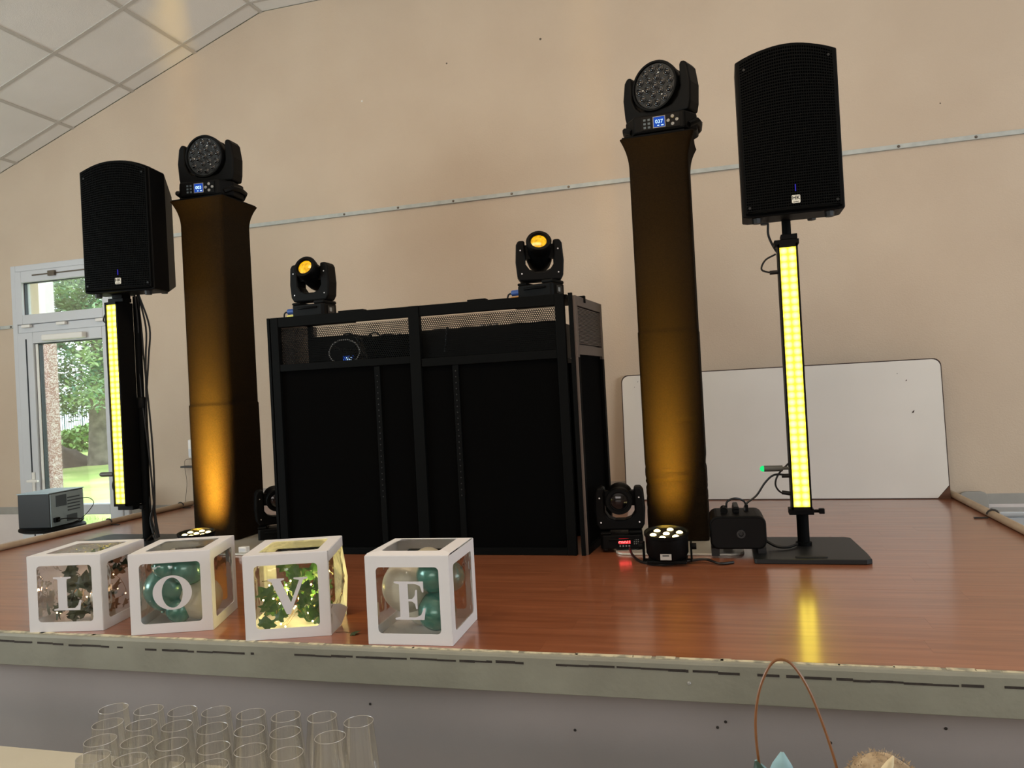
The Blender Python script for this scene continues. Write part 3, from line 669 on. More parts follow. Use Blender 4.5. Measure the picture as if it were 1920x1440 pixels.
# ------------------------------------------------------------------ moving head spots (four of a kind)
def spot_head(loc, base_rz, yoke_rz, tilt, label, lit, display=None, group=None, plugs=True):
    t = thing('moving_head_spot', label, 'stage light', loc, 0, group or 'moving head spots')
    Bz = Matrix.Rotation(base_rz, 4, 'Z'); Yz = Matrix.Rotation(yoke_rz, 4, 'Z')
    b = MB(); b.prismz([(-.085, -.05), (-.075, -.06), (.075, -.06), (.085, -.05), (.085, .05), (.075, .06), (-.075, .06), (-.085, .05)], .006, .062, Bz)
    base = b.build('base', 'black', t, bevel=.004)
    b = MB(); b.box(-.085, -.04, -.058, .058, .062, .074, Bz); b.box(.03, .085, -.056, .056, .062, .078, Bz); b.build('base_shoulder', 'black', base, bevel=.006)
    b = MB()
    for sx in (-1, 1):
        for sy in (-1, 1): b.lathe([(.01, 0), (.01, .006)], 8, Bz @ Matrix.Translation((.065*sx, .045*sy, 0)))
    b.build('foot', 'rubber', base)
    b = MB(); b.tube([(-.05+.01*k, -.062-.012*math.sin(PI*k/10), .045) for k in range(11)], .005, 6)
    b2 = MB(); b2.add(b.v, b.f, Bz); b2.build('handle', 'black', base, True)
    b = MB(); b.box(.086, .0875, -.025, .03, .018, .052, Bz); pan = b.build('end_panel', 'grey_metal', base)
    b = MB(); b.box(.0875, .089, -.012, .006, .026, .044, Bz); b.build('small_display', 'grey_mark', base)
    if display:
        b = MB(); b.box(-.012, .035, -.0615, -.0605, .026, .048, Bz); b.build('display', 'scr_red', base)
        b = text_mb(display, .024, Bz @ face_mtx(.0115, -.0625, .037), .0004); b.build('display_digits', 'scr_red_text', base)
        b = MB()
        for k in range(4): b.lathe([(.0035, 0), (.0035, .002)], 8, Bz @ Matrix.Translation((-.007+k*.012, -.0605, .018)) @ Matrix.Rotation(PI/2, 4, 'X'))
        for k in range(3):
            for j in range(3): b.box(.048+k*.008, .052+k*.008, -.0612, -.0605, .024+j*.008, .027+j*.008, Bz)
        b.build('button', 'grey_mark', base)
    # yoke
    b = MB(); H = .215
    poly = [(-.098, .10), (-.085, .078), (.085, .078), (.098, .10), (.103, .16), (.098, .235), (.088, .252), (.062, .252), (.06, .245), (.06, .15), (.045, .128), (.02, .118), (-.02, .118), (-.045, .128), (-.06, .15), (-.06, .245), (-.062, .252), (-.088, .252), (-.098, .235), (-.103, .16)]
    b.prism(poly, -.038, .038, Yz); yoke = b.build('yoke', 'black', t, bevel=.007, seg=2)
    b = MB()
    for x, z in ((-.078, .11), (.078, .11), (-.08, .21), (.08, .21)): b.lathe([(.0032, 0), (.0032, .002)], 8, Yz @ Matrix.Translation((x, -.038, z)) @ Matrix.Rotation(PI/2, 4, 'X'))
    b.build('screw', 'chrome', yoke)
    # head: axis along local -y, tilted up
    Hm = Yz @ Matrix.Translation((0, 0, .205)) @ Matrix.Rotation(-tilt, 4, 'X') @ Matrix.Rotation(PI/2, 4, 'X')   # lathe +z -> -y
    b = MB(); b.lathe([(.03, -.085), (.048, -.078), (.055, -.05), (.056, -.01), (.05, .01), (.05, .03), (.053, .045), (.0545, .07), (.051, .078), (.04, .078), (.037, .068), (.034, .068)], 32, Hm)
    head = b.build('head', 'black', t, True)
    b = MB(); b.lathe([(.034, .066), (.033, .070), (.02, .075), (.004, .0765)], 28, Hm); b.build('lens', 'amber' if lit else 'lens_dark', head, True)
    b = MB(); b.lathe([(.0375, .0675), (.0375, .072), (.034, .072), (.034, .0675)], 28, Hm, cap=False); b.build('lens_ring', 'black_gloss', head, True)
    b = MB(); b.box(-.06, .06, -.02, .02, -.03, .03, Yz @ Matrix.Translation((0, 0, .205))); b.build('pivot', 'black', head)
    if plugs:
        b = MB(); b.cyl(Bz @ Vector((-.088, -.02, .04)), Bz @ Vector((-.13, -.02, .04)), .013, n=12); b.build('connector', 'blue_plug', base, True)
        b = MB(); b.cyl(Bz @ Vector((-.088, -.025, .016)), Bz @ Vector((-.128, -.03, .014)), .009, n=10); b.build('connector', 'yellow_plug' if plugs == 1 else 'orange_plug', base, True)
        b = MB(); b.tube([Bz @ Vector(p) for p in bez([(-.125, -.02, .04), (-.15, -.02, .035), (-.153, -.02, .01), (-.13, -.02, .006), (-.08, .03, .004)], 20)], .004, 6); b.build('cable', 'rubber', base, True)
    return t
spot_head((-.735, 3.235, 1.062), math.radians(-14), math.radians(14), math.radians(30), 'moving head light on the right top corner of the DJ booth', True, plugs=2)
spot_head((-1.815, 3.225, 1.062), math.radians(-4), math.radians(-2), math.radians(22), 'moving head light on the left top corner of the DJ booth', True, plugs=1)
spot_head((-.44, 3.19, .0095), math.radians(8), math.radians(5), math.radians(-4), 'unlit moving head on the floor with glowing red address display', False, 'A001', plugs=False)
spot_head((-2.19, 3.41, 0), math.radians(25), math.radians(40), math.radians(-4), 'unlit moving head on the floor in the dark left of the booth', False, plugs=False)

# ------------------------------------------------------------------ columns
def column(x0, y0, label, front_crease, w_=.25, h=1.72, notch=.69, notch_w=.003):
    cx, cy = x0+w_/2, y0+w_/2
    t = thing('fabric_column', label, 'column', (cx, cy, 0), 0, 'fabric covered light columns')
    zs = [0.012, .03]+[.05+k*.0125 for k in range(int((notch-.05)/.0125))]+[notch-.012, notch-.004, notch+.002, notch+.012]+[notch+.04+k*.04 for k in range(int((h-.2-notch)/.04))]+[h-.15+k*.01 for k in range(16)]
    zs = sorted(set(round(z, 4) for z in zs if z <= h)); zs[-1] = h
    n = 14; per = []
    hw = w_/2; r = .018
    for qx, qy, a0 in ((1, -1, -90), (1, 1, 0), (-1, 1, 90), (-1, -1, 180)):
        for k in range(5):
            a = math.radians(a0+90*k/4); per.append((qx*(1-r/hw)+r/hw*math.cos(a), qy*(1-r/hw)+r/hw*math.sin(a)))
        nx_ = {(1, -1): (1, 1), (1, 1): (-1, 1), (-1, 1): (-1, -1), (-1, -1): (1, -1)}[(qx, qy)]
        for k in range(1, n):
            f = k/n; a = math.radians(a0+90)
            sx, sy = qx*(1-r/hw)+r/hw*math.cos(a), qy*(1-r/hw)+r/hw*math.sin(a)
            ex, ey = nx_[0]*(1-r/hw)+r/hw*math.cos(a), nx_[1]*(1-r/hw)+r/hw*math.sin(a)
            per.append((sx+(ex-sx)*f, sy+(ey-sy)*f))
    vs = []; fs = []; P = len(per)
    for z in zs:
        u = max(0, (z-(h-.13))/.13); s = hw*(1+.0*u)+.034*(u**2.2)
        if z < notch: s += notch_w
        for (px, py) in per:
            x, y = px*s, py*s
            corner = abs(px)*abs(py) > .93
            if corner and abs(z-(notch+.002)) < .012: x *= .965; y *= .965
            e = max(0, 1-abs(px)**4)
            if u > 0:
                # stretched corners: sides pull in between the cap corners
                k = (1-max(abs(px), 0)**3) if abs(py) > abs(px) else (1-abs(py)**3)
                x, y = x*(1-.05*u*k*(1 if abs(px) > abs(py) else 0)), y*(1-.05*u*k*(1 if abs(py) > abs(px) else 0))
            for (zc_, amp, wd, slope, x0c, x1c) in front_crease:
                zz = z-(zc_+slope*px)
                if abs(zz) < .08:
                    m_ = 1 if x0c <= px <= x1c else 0
                    g_ = amp*m_*(math.exp(-(zz/wd)**2)-.6*math.exp(-((zz-1.8*wd)/wd)**2))
                    if py < -.9: y += g_
                    if abs(px) > .9: x -= math.copysign(g_*.6, px)
            vs.append((x, y, z))
    for i in range(len(zs)-1):
        for k in range(P): a = i*P+k; b_ = i*P+(k+1) % P; fs.append((a, b_, b_+P, a+P))
    fs.append(tuple((len(zs)-1)*P+k for k in range(P)))
    b = MB(); b.add(vs, fs); c_ = b.build('fabric_cover', 'column', t, True)
    b = MB(); b.box(-.145, .145, -.145, .145, h+.0005, h+.008); b.build('cap_plate', 'black_metal', t)
    return t
tl = column(-2.612, 3.33, 'tall gold lit fabric column standing left of the booth', [], .247)
b = MB(); b.prismz(rrect(.62, .64, .05, cx=.13, cy=-.1), 0, .009); b.build('floor_plate', 'alu', tl, bevel=.002)
tr = column(-.342, 3.32, 'tall brown fabric column standing right of the booth', [(.262, .009, .010, .010, -1.1, .6), (.30, .006, .010, .012, -.6, 1.1), (.325, .004, .009, .0, -1, 1.1), (.516, .006, .007, .0, .2, .75), (.47, .003, .006, .0, .2, .8), (.43, .003, .007, 0, .1, .8), (.2, .004, .01, 0, -1.1, 1.1), (.15, .003, .01, 0, -1.1, 1.1), (.39, .003, .008, 0, -.9, .9), (.36, .002, .007, 0, -.9, .9)], .248, notch=.90, notch_w=.002)
b = MB(); b.prismz(rrect(.50, .60, .05, cx=.01, cy=-.06), 0, .009); b.build('floor_plate', 'alu', tr, bevel=.002)
b = MB(); b.box(.18, .22, -.24, -.20, .0095, .045); b.build('plate_coupler', 'alu', tr, bevel=.003)

# ------------------------------------------------------------------ wash moving heads on top of the columns
lens_me = None
def wash(loc, base_rz, yoke_rz, tilt, label, digits):
    global lens_me
    t = thing('moving_head_wash', label, 'stage light', loc, base_rz, 'moving head washes on the columns')
    b = MB(); b.prismz([(-.15, -.05), (-.105, -.118), (.105, -.118), (.15, -.05), (.15, .05), (.105, .118), (-.105, .118), (-.15, .05)], .012, .088)
    base = b.build('base', 'black', t, bevel=.008)
    b = MB()
    for s_ in (-1, 1): b.tube([(s_*.118, -.09, .03), (s_*.152, -.06, .05), (s_*.158, 0, .055), (s_*.152, .06, .05), (s_*.118, .09, .03)], .014, 8)
    b.build('carry_handle', 'black', base, True)
    b = MB(); b.box(-.1, .1, -.1, .1, 0, .012); b.build('foot_plate', 'rubber', base)
    b = MB(); b.box(-.075, .085, -.1205, -.118, .022, .078); b.build('control_panel', 'black_gloss', base)
    b = MB(); b.box(-.026, .026, -.1215, -.1205, .026, .074); b.build('display_bezel', 'grey_mark', base)
    b = MB(); b.box(-.023, .023, -.1222, -.1215, .029, .071); b.build('display', 'scr_blue', base)
    b = text_mb(digits, .022, face_mtx(0, -.1228, .051)); b.add([(-.008, -.1226, .033), (0, -.1226, .033), (0, -.1226, .037), (-.008, -.1226, .037), (.008, -.1226, .033), (.018, -.1226, .033), (.018, -.1226, .037), (.008, -.1226, .037)], [(0, 1, 2, 3), (4, 5, 6, 7)])
    b.build('display_text', 'scr_text', base)
    for dx, dz in ((.056, .066), (.056, .034), (.038, .05), (.074, .05)):
        b = MB(); b.lathe([(.0075, 0), (.0065, .003)], 12, Matrix.Translation((dx, -.1205, dz)) @ Matrix.Rotation(PI/2, 4, 'X')); b.build('button', 'grey_mark', base)
    b = MB()
    for i in range(2):
        for j in range(3): b.box(-.066+i*.018, -.056+i*.018, -.1212, -.1205, .028+j*.016, .037+j*.016)
    b.build('printed_icons', 'pc_vent', base)
    Y = Matrix.Rotation(yoke_rz-base_rz, 4, 'Z')
    poly = [(-.158, .13), (-.150, .094), (.150, .094), (.158, .13), (.163, .21), (.152, .285), (.138, .305), (.12, .305), (.115, .29), (.115, .20), (.10, .165), (.075, .140), (.055, .134), (-.045, .134), (-.06, .143), (-.08, .145), (-.10, .165), (-.115, .20), (-.115, .29), (-.12, .305), (-.138, .305), (-.152, .285), (-.163, .21)]
    b = MB(); b.prism(poly, -.045, .045, Y); yoke = b.build('yoke', 'black', t, bevel=.010, seg=3)
    b = MB(); b.lathe([(.05, .088), (.05, .096)], 20); b.build('turntable', 'black', t)
    Hm = Y @ Matrix.Translation((0, 0, .232)) @ Matrix.Rotation(-tilt, 4, 'X') @ Matrix.Rotation(PI/2, 4, 'X')
    b = MB(); b.lathe([(.05, -.075), (.085, -.07), (.096, -.055), (.098, -.02), (.104, 0), (.108, .03), (.1085, .05), (.106, .056), (.098, .056), (.095, .048)], 44, Hm)
    head = b.build('head', 'black', t, True)
    b = MB()
    for k in range(26):
        a = 2*PI*k/26; b.box(-.003, .003, .094, .1015, -.06, -.005, Hm @ Matrix.Rotation(a, 4, 'Z'))
    stuff(b.build('cooling_fins', 'black', head))
    b = MB(); b.cyl(Y @ Vector((-.125, 0, .232)), Y @ Vector((.125, 0, .232)), .03, n=18); b.build('pivot', 'black', head, True)
    b = MB(); b.lathe([(.0955, .046), (.0955, .049)], 44, Hm); b.build('lens_plate', 'grey_metal', head)
    if lens_me is None:
        q = MB(); q.lathe([(.0165, 0), (.0165, .002), (.013, .0025), (.0125, .001), (.011, .004), (.006, .0065), (.001, .007)], 16); lens_me = q.mesh('lens'); lens_me.materials.append(M['lens_dark'])
        for p in lens_me.polygons: p.use_smooth = True
    pos = [(0, 0)]+[(.037*math.cos(PI/3*k+.25), .037*math.sin(PI/3*k+.25)) for k in range(6)]+[(.0745*math.cos(PI/6*k+.1), .0745*math.sin(PI/6*k+.1)) for k in range(12)]
    for px, py in pos:
        o = bpy.data.objects.new('lens', lens_me); C.objects.link(o); o.parent = head; o.matrix_local = Hm @ Matrix.Translation((px, py, .049))
    for k in range(3):
        a = PI/2+2*PI*k/3-.4; b = MB(); b.lathe([(.0032, .049), (.0032, .052), (.0018, .052), (.0018, .049)], 12, Hm @ Matrix.Translation((.056*math.cos(a), .056*math.sin(a), 0)), cap=False); b.build('screw_ring', 'white_plastic', head)
    return t
wash((-.20, 3.43, 1.728), math.radians(-2), math.radians(-24), math.radians(0), 'large black moving head wash on top of the right column', '037')
wash((-2.50, 3.45, 1.728), math.radians(6), math.radians(2), math.radians(-2), 'large black moving head wash on top of the left column', '003')

# ------------------------------------------------------------------ speakers
def speaker(loc, rz, label):
    t = thing('pa_speaker', label, 'speaker', loc, rz, 'black loudspeakers on stands')
    Wd = .362; Hh = .592; arc = .045
    def outline(w_, h_, a_, z0=0):
        pts = [(-w_/2, z0), (-w_/2+.02, z0-.004), (w_/2-.02, z0-.004), (w_/2, z0)]
        for k in range(13): x = w_/2-w_*k/12; pts.append((x, h_+a_*(1-(2*x/w_)**2)))
        return pts
    f0 = outline(Wd, Hh, arc); f1 = outline(Wd, Hh, arc); f2 = outline(.24, Hh-.07, .02, .05)
    n = len(f0); vs = [(x, 0, z) for x, z in f0]+[(x, .13, z) for x, z in f1]+[(x, .30, z) for x, z in f2]
    fs = [tuple(range(n-1, -1, -1)), tuple(2*n+i for i in range(n))]
    for L_ in (0, 1):
        for i in range(n): fs.append((L_*n+i, L_*n+(i+1) % n, (L_+1)*n+(i+1) % n, (L_+1)*n+i))
    b = MB(); b.add(vs, fs); cab = b.build('cabinet', 'black', t, bevel=.004)
    # grille: wire grid in front of a dark recess, bowed slightly
    g = MB(); gw = Wd-.03
    def bow(x): return -.012-.010*(1-(2*x/gw)**2)
    NX = 12; rows = 55
    for r in range(rows):
        z = .018+r*(Hh-.03)/(rows-1); zz = [z+(arc-.005)*(1-(2*x/gw)**2)*(r/(rows-1))**3 for x in [gw*(k/NX-.5) for k in range(NX+1)]]
        for k in range(NX):
            xa, xb = gw*(k/NX-.5), gw*((k+1)/NX-.5)
            g.add([(xa, bow(xa), zz[k]-.0022), (xb, bow(xb), zz[k+1]-.0022), (xb, bow(xb), zz[k+1]+.0022), (xa, bow(xa), zz[k]+.0022), (xa, bow(xa)+.003, zz[k]+.0035), (xb, bow(xb)+.003, zz[k+1]+.0035)], [(0, 1, 2, 3), (3, 2, 5, 4)])
    for c in range(41):
        x = gw*(c/40-.5); zt = Hh-.012+(arc-.005)*(1-(2*x/gw)**2)
        g.box(x-.0011, x+.0011, bow(x)-.0005, bow(x)+.002, .016, zt)
    gr_ = stuff(g.build('grille', 'black_metal', t))
    b = MB()
    zt = [(x, Hh-.008+(arc-.004)*(1-(2*x/gw)**2)) for x in [gw*(.5-k/16) for k in range(17)]]
    ring = [(gw/2, .012)]+zt+[(-gw/2, .012)]
    b.tube([(x, bow(x)+.004, z) for x, z in ring]+[(gw*(k/16-.5), bow(gw*(k/16-.5))+.004, .012) for k in range(1, 16)], .0045, 6, True); b.build('grille_frame', 'black_metal', t, True)
    b = MB(); b.prism([(x, z-.014) for x, z in [(p[0]*.94, p[1]*.985+.02) for p in f0]], -.006, .0); b.build('baffle', 'cloth_black', t)
    b = MB(); b.prism(rrect(.03, .03, .004, cx=.01, cy=.045), -.0255, -.0235); lg = b.build('logo_plate', 'logo_plate', t)
    b = text_mb('HK', .021, face_mtx(.01, -.0262, .049)); b.build('logo_letters', 'dot', lg)
    b = text_mb('AUDIO', .0062, face_mtx(.01, -.0262, .0345), .0003); b.build('logo_word', 'dot', lg)
    b = MB(); b.box(.0085, .0115, -.025, -.0225, .075, .10); b.build('status_light', 'led_blue', t)
    for x, z in ((-.155, .03), (.155, .03), (.15, .565), (-.15, .555)):
        b = MB(); b.lathe([(.005, 0), (.005, .002), (.003, .002)], 12, Matrix.Translation((x, bow(x)-.0005, z)) @ Matrix.Rotation(PI/2, 4, 'X')); b.build('grille_screw', 'grey_metal', t)
    for x, y in ((-.13, .03), (.13, .03), (-.09, .24), (.09, .24)):
        b = MB(); b.lathe([(.016, -.022), (.018, 0)], 8, Matrix.Translation((x, y, -.001+(.033 if y > .2 else 0)))); b.build('rubber_foot', 'rubber', t)
    return t
def stand(loc, label, plate_c, plate_w, plate_d, z_top, plate_mat, cables, pole_off=(0, 0)):
    t = thing('speaker_stand', label, 'stand', loc, 0, 'square base speaker stands')
    b = MB(); w2, d2 = plate_w/2, plate_d/2; cx, cy = plate_c
    b.prismz([(cx-w2, cy-d2), (cx-w2+.01, cy-d2-.006), (cx+w2-.02, cy-d2-.006), (cx+w2, cy-d2+.01), (cx+w2, cy-d2+.1), (cx+w2-.015, cy+d2-.02), (cx+w2-.035, cy+d2), (cx-w2+.02, cy+d2), (cx-w2, cy+d2-.02)], 0, .018)
    pl = b.build('base_plate', plate_mat, t, bevel=.003)
    b = MB(); b.prismz(rrect(.11, .02, .009, cx=cx+.0, cy=cy-d2+.03), .0181, .0215); b.build('grip_slot', 'dot', pl)
    b = MB(); b.lathe([(.03, .018), (.03, .03), (.022, .032)], 18); b.build('collar', 'black_metal', t, True)
    b = MB(); b.lathe([(.0225, .03), (.0225, .72)], 20); b.build('lower_tube', 'black_metal', t, True)
    b = MB(); b.lathe([(.017, .72), (.017, z_top)], 18); b.build('upper_tube', 'black_metal', t, True)
    b = MB(); b.lathe([(.026, .69), (.028, .70), (.028, .735), (.02, .745)], 18); b.build('clamp_ring', 'black', t, True)
    return t
sR = (.268, 3.205, 0); sL = (-2.863, 3.294, 0)
st = stand(sR, 'black speaker stand with flat base plate on the right', (.005, -.045), .40, .41, 1.286, 'base_grey', None)
speaker((.285, 3.075, 1.29), math.radians(0), 'black loudspeaker on the stand at the right')
st = stand(sL, 'black speaker stand with flat base plate on the left', (-.1, .0), .56, .32, 1.258, 'base_grey', None)
speaker((-2.80, 3.115, 1.262), math.radians(9), 'black loudspeaker on the stand at the left')

# LED bars clamped on the poles
cell_me = None
def led_bar(x, y, z0, label, ant_led, rz=0, dp=.08):
    global cell_me
    t = thing('led_light_bar', label, 'light bar', (x, y, z0), rz, 'upright yellow LED bars')
    b = MB(); b.box(-.036, .036, .004, dp, -.012, 1.0); b.build('housing', 'black', t, bevel=.003)
    b = MB(); b.box(-.036, -.0295, -.004, .006, -.01, .998); b.box(.0295, .036, -.004, .006, -.01, .998); b.box(-.036, .036, -.004, .01, -.012, 0); b.box(-.036, .036, -.004, .01, .986, .998); b.build('bezel', 'black', t)
    if cell_me is None:
        q = MB(); a, h = .0147, .01368; q.add([(-a, 0, -h), (a, 0, -h), (a, 0, h), (-a, 0, h), (0, -.0025, 0)], [(0, 1, 4), (1, 2, 4), (2, 3, 4), (3, 0, 4)]); cell_me = q.mesh('led_cell'); cell_me.materials.append(M['led_cell'])
    for c in (-1, 1):
        for r in range(36):
            o = bpy.data.objects.new('led_cell', cell_me); C.objects.link(o); o.parent = t; o.location = (c*.0147, .003, .0137+r*.02737)
    b = MB(); b.box(-.045, .045, .03, .09, -.035, -.012); b.cyl((.035, .06, -.025), (.075, .06, -.025), .006); b.box(.065, .085, .05, .07, -.035, -.015); b.build('lower_clamp', 'black', t, bevel=.002)
    b = MB(); b.box(-.045, .045, .03, .09, 1.0, 1.02); b.box(-.02, .04, .03, .09, 1.02, 1.04); b.build('upper_clamp', 'black', t, bevel=.002)
    # antenna stub and cables
    b = MB(); b.cyl((-.036, .03, .145), (-.064, .03, .145), .006, n=10); b.cyl((-.06, .03, .145), (-.128, .03, .145), .0115, n=14); an = b.build('antenna', 'antenna', t, True)
    b = MB(); b.lathe([(.0115, 0), (.011, .007), (.007, .013), (.001, .0155)], 14, Matrix.Translation((-.128, .03, .145)) @ Matrix.Rotation(-PI/2, 4, 'Y')); b.build('antenna_tip', 'led_green' if ant_led else 'antenna', an, True)
    b = MB(); b.tube(bez([(-.036, .05, .9), (-.06, .05, .9), (-.095, .05, .915), (-.08, .05, .95), (-.04, .05, .97)], 24), .0035, 6); b.cyl((-.036, .05, .9), (-.066, .05, .9), .008, n=10); b.build('top_cable', 'rubber', t, True)
    b = MB(); b.tube(bez([(-.036, .05, .045), (-.07, .05, .05), (-.088, .05, .08), (-.075, .05, .12), (-.03, .06, .165)], 24), .0035, 6); b.cyl((-.036, .05, .045), (-.066, .05, .05), .008, n=10); b.cyl((-.036, .04, .115), (-.064, .04, .115), .008, n=10); b.build('lower_cable', 'rubber', t, True)
    return t
led_bar(.260, 3.10, .182, 'upright LED bar glowing yellow on the right stand', True)
led_bar(-2.897, 3.16, .222, 'upright LED bar glowing yellow on the left stand', False, 0, .107)
# pole cables
t = thing('hanging_cable', 'black cables hanging down behind the left speaker stand', 'cable', (sL[0], sL[1], 0))
b = MB()
for dx, dy, ph in ((.05, .02, 0), (.07, -.01, 1), (.045, .03, 2.2), (.095, 0, 3)):
    pts = [(dx*.5, -.04+dy, 1.27)]+[(dx*(.45+.35*math.sin(ph+z*4)), dy, z) for z in (1.1, .95, .8, .65, .5, .38, .27, .2)]+[(.03, dy, .12), (.03+dx*.3, dy, .026)]
    b.tube(bez(pts, 50), .0045, 6)
b.tube(bez([(.06, -.08, .03), (.04, 0, .06), (.03, 0, .12), (.04, .01, .2)], 14), .004, 6)
b.build('cable', 'rubber', t, True)
t = thing('speaker_cable', 'short black cable under the right loudspeaker', 'cable', (.2, 3.19, 1.15))
b = MB(); b.tube(bez([(.0, 0, .13), (.0, 0, .08), (.025, 0, .02), (.05, .0, -.01), (.06, .01, -.12)], 20), .0045, 6); b.build('cable', 'rubber', t, True)

# ------------------------------------------------------------------ PAR cans
def par(loc, tilt, rz, label, power, beam):
    t = thing('par_uplight', label, 'stage light', loc, rz, 'amber uplights at the columns')
    T = Matrix.Translation((0, 0, .05+.035*abs(math.sin(tilt)))) @ Matrix.Rotation(tilt, 4, 'X')
    b = MB(); b.lathe([(.05, -.038), (.07, -.036), (.078, -.02), (.079, .045), (.083, .048), (.083, .058), (.077, .058), (.075, .048)], 36, T, cap=True); body = b.build('housing', 'black', t, True)
    b = MB(); b.lathe([(.0745, .046), (.0745, .0475)], 36, T); b.build('reflector_plate', 'par_ring', body)
    for k in range(7):
        a = PI/3*k+.3; p = (0, 0) if k == 6 else (.05*math.cos(a), .05*math.sin(a))
        q = MB(); q.lathe([(.0125, 0), (.0118, .003), (.007, .006), (.001, .0068)], 16, T @ Matrix.Translation((p[0], p[1], .048))); q.build('led_lens', 'par_led', body, True)
    b = MB()
    for s_ in (-1, 1): b.box(s_*.088-.003, s_*.088+.003, -.02, .02, .0, .07)
    b.box(-.09, .09, -.02, .02, 0, .004); b.build('bracket', 'black_metal', t, bevel=.001)
    for s_ in (-1, 1): b = MB(); b.cyl((s_*.091, 0, .055), (s_*.107, 0, .055), .012, n=12); b.build('tilt_knob', 'black', t, True)
    b = MB(); b.box(-.02, .02, -.081, -.0795, -.0, .022, Matrix.Translation((0, 0, .02))); st_ = b.build('rating_sticker', 'sticker', t)
    b = MB(); b.box(-.012, .012, -.0818, -.0811, .014, .018, Matrix.Translation((0, 0, .02))); b.build('sticker_print', 'dot', t)
    b = MB(); b.box(-.072, .072, -.06, .05, .0, .012); b.build('foot', 'black', t, bevel=.003)
    d = bpy.data.lights.new('par_beam', 'SPOT'); d.energy = power; d.color = (1, .60, .07); d.spot_size = math.radians(112); d.spot_blend = 1.0; d.shadow_soft_size = .05
    o = bpy.data.objects.new('par_beam', d); C.objects.link(o); o.parent = t
    o.matrix_local = T @ Matrix.Translation((0, 0, .075)) @ Matrix.Rotation(PI+beam, 4, 'X') @ Matrix.Diagonal((.155, 1, 1, 1))
    return t
par((-.238, 2.955, .009), math.radians(7), 0, 'round amber uplight in front of the right column', 300, math.radians(-58))
par((-2.365, 3.03, .0), math.radians(3), math.radians(22), 'round amber uplight in front of the left column', 950, math.radians(-56))

# ------------------------------------------------------------------ fog machine
t = thing('fog_machine', 'black fog machine with top handle beside the right speaker stand', 'fog machine', (.022, 3.02, .0185), math.radians(2))
b = MB(); b.prism(rrect(.205, .125, .03, cx=0, cy=.0825, n=5), 0, .2); b.build('housing', 'black', t, bevel=.005)
b = MB(); b.prism(rrect(.19, .11, .026, cx=0, cy=.0825, n=5), -.004, 0); b.build('front_plate', 'black_gloss', t)
b = MB(); b.lathe([(.016, .0), (.016, .012), (.009, .012), (.007, .004)], 18, Matrix.Translation((.01, -.004, .08)) @ Matrix.Rotation(PI/2, 4, 'X')); b.build('nozzle', 'grey_metal', t, True)
b = MB(); b.box(-.10, -.07, .02, .18, -.009, .02); b.box(.07, .10, .02, .18, 0, .02); b.build('foot', 'rubber', t)
b = MB(); b.prism([(-.012, .143), (.012, .143), (.012, .165), (-.012, .165)], .07, .16); b.box(-.01, .01, .05, .17, .160, .172); b.build('handle', 'black_gloss', t, bevel=.004)
b = MB(); b.cyl((-.045, .06, .155), (-.045, .10, .158), .014, n=12); b.build('tank_cap', 'black', t, True)
b = MB(); b.box(.035, .048, .12, .14, .144, .168); b.build('plug', 'black', t)
b = MB(); b.tube(bez([(-.035, .1, .158), (-.03, .1, .185), (.0, .1, .197), (.03, .12, .185), (.042, .13, .165)], 20), .004, 6); b.build('cable', 'rubber', t, True)
t = thing('power_cable', 'black cable rising from the fog machine to the LED bar', 'cable', (0, 0, 0))
b = MB(); b.tube(bez([(.05, 3.14, .165), (.06, 3.15, .19), (.10, 3.16, .22), (.135, 3.16, .27), (.17, 3.15, .30), (.222, 3.15, .298)], 30), .004, 6); b.build('wire', 'rubber', t, True)
t = thing('floor_cable', 'black cables lying around the right uplight on the stage', 'cable', (0, 0, 0))
b = MB(); b.tube(bez([(-.40, 3.12, .02), (-.375, 3.02, .012), (-.33, 2.94, .006), (-.25, 2.90, .006), (-.16, 2.94, .012), (-.1, 2.96, .014), (-.05, 2.92, .008), (0.0, 2.95, .006)], 40), .005, 6)
b.tube(bez([(-.36, 3.15, .04), (-.34, 3.08, .05), (-.33, 2.98, .055)], 12), .005, 6)
b.tube(bez([(.12, 3.14, .05), (.16, 3.12, .03), (.2, 3.12, .026), (.24, 3.17, .028)], 14), .006, 6); b.build('wire', 'rubber', t, True)
t = thing('white_plug_adapter', 'small white plug block on the left column floor plate', 'plug', (-2.14, 3.06, .0095))
b = MB(); b.box(-.02, .02, -.015, .015, 0, .026); b.build('block', 'white_plastic', t, bevel=.003)
b = MB(); b.box(-.016, .016, -.016, -.015, .006, .02); b.build('face_plate', 'pvc', t)

# ------------------------------------------------------------------ letter boxes
S = .242
def letter_poly(ch):
    if ch == 'L':
        return [[(-.40, 0), (.42, 0), (.47, .30), (.42, .30), (.36, .15), (.26, .06), (.02, .06), (.02, .93), (.16, .96), (.16, 1), (-.40, 1), (-.40, .96), (-.26, .93), (-.26, .07), (-.40, .04)]]
    if ch == 'V':
        return [[(-.07, 0), (.03, 0), (.42, .93), (.54, .96), (.54, 1), (.16, 1), (.16, .96), (.31, .93), (.06, .32), (-.2, .93), (-.1, .96), (-.1, 1), (-.56, 1), (-.56, .96), (-.46, .92)]]
    if ch == 'E':
        return [[(-.42, 0), (.38, 0), (.43, .30), (.38, .30), (.30, .13), (.16, .06), (-.04, .06), (-.04, .48), (.06, .48), (.14, .42), (.17, .28), (.21, .28), (.21, .78), (.17, .78), (.14, .62), (.06, .54), (-.04, .54), (-.04, .94), (.16, .94), (.30, .88), (.35, .72), (.39, .72), (.39, 1), (-.42, 1), (-.42, .96), (-.28, .93), (-.28, .07), (-.42, .04)]]
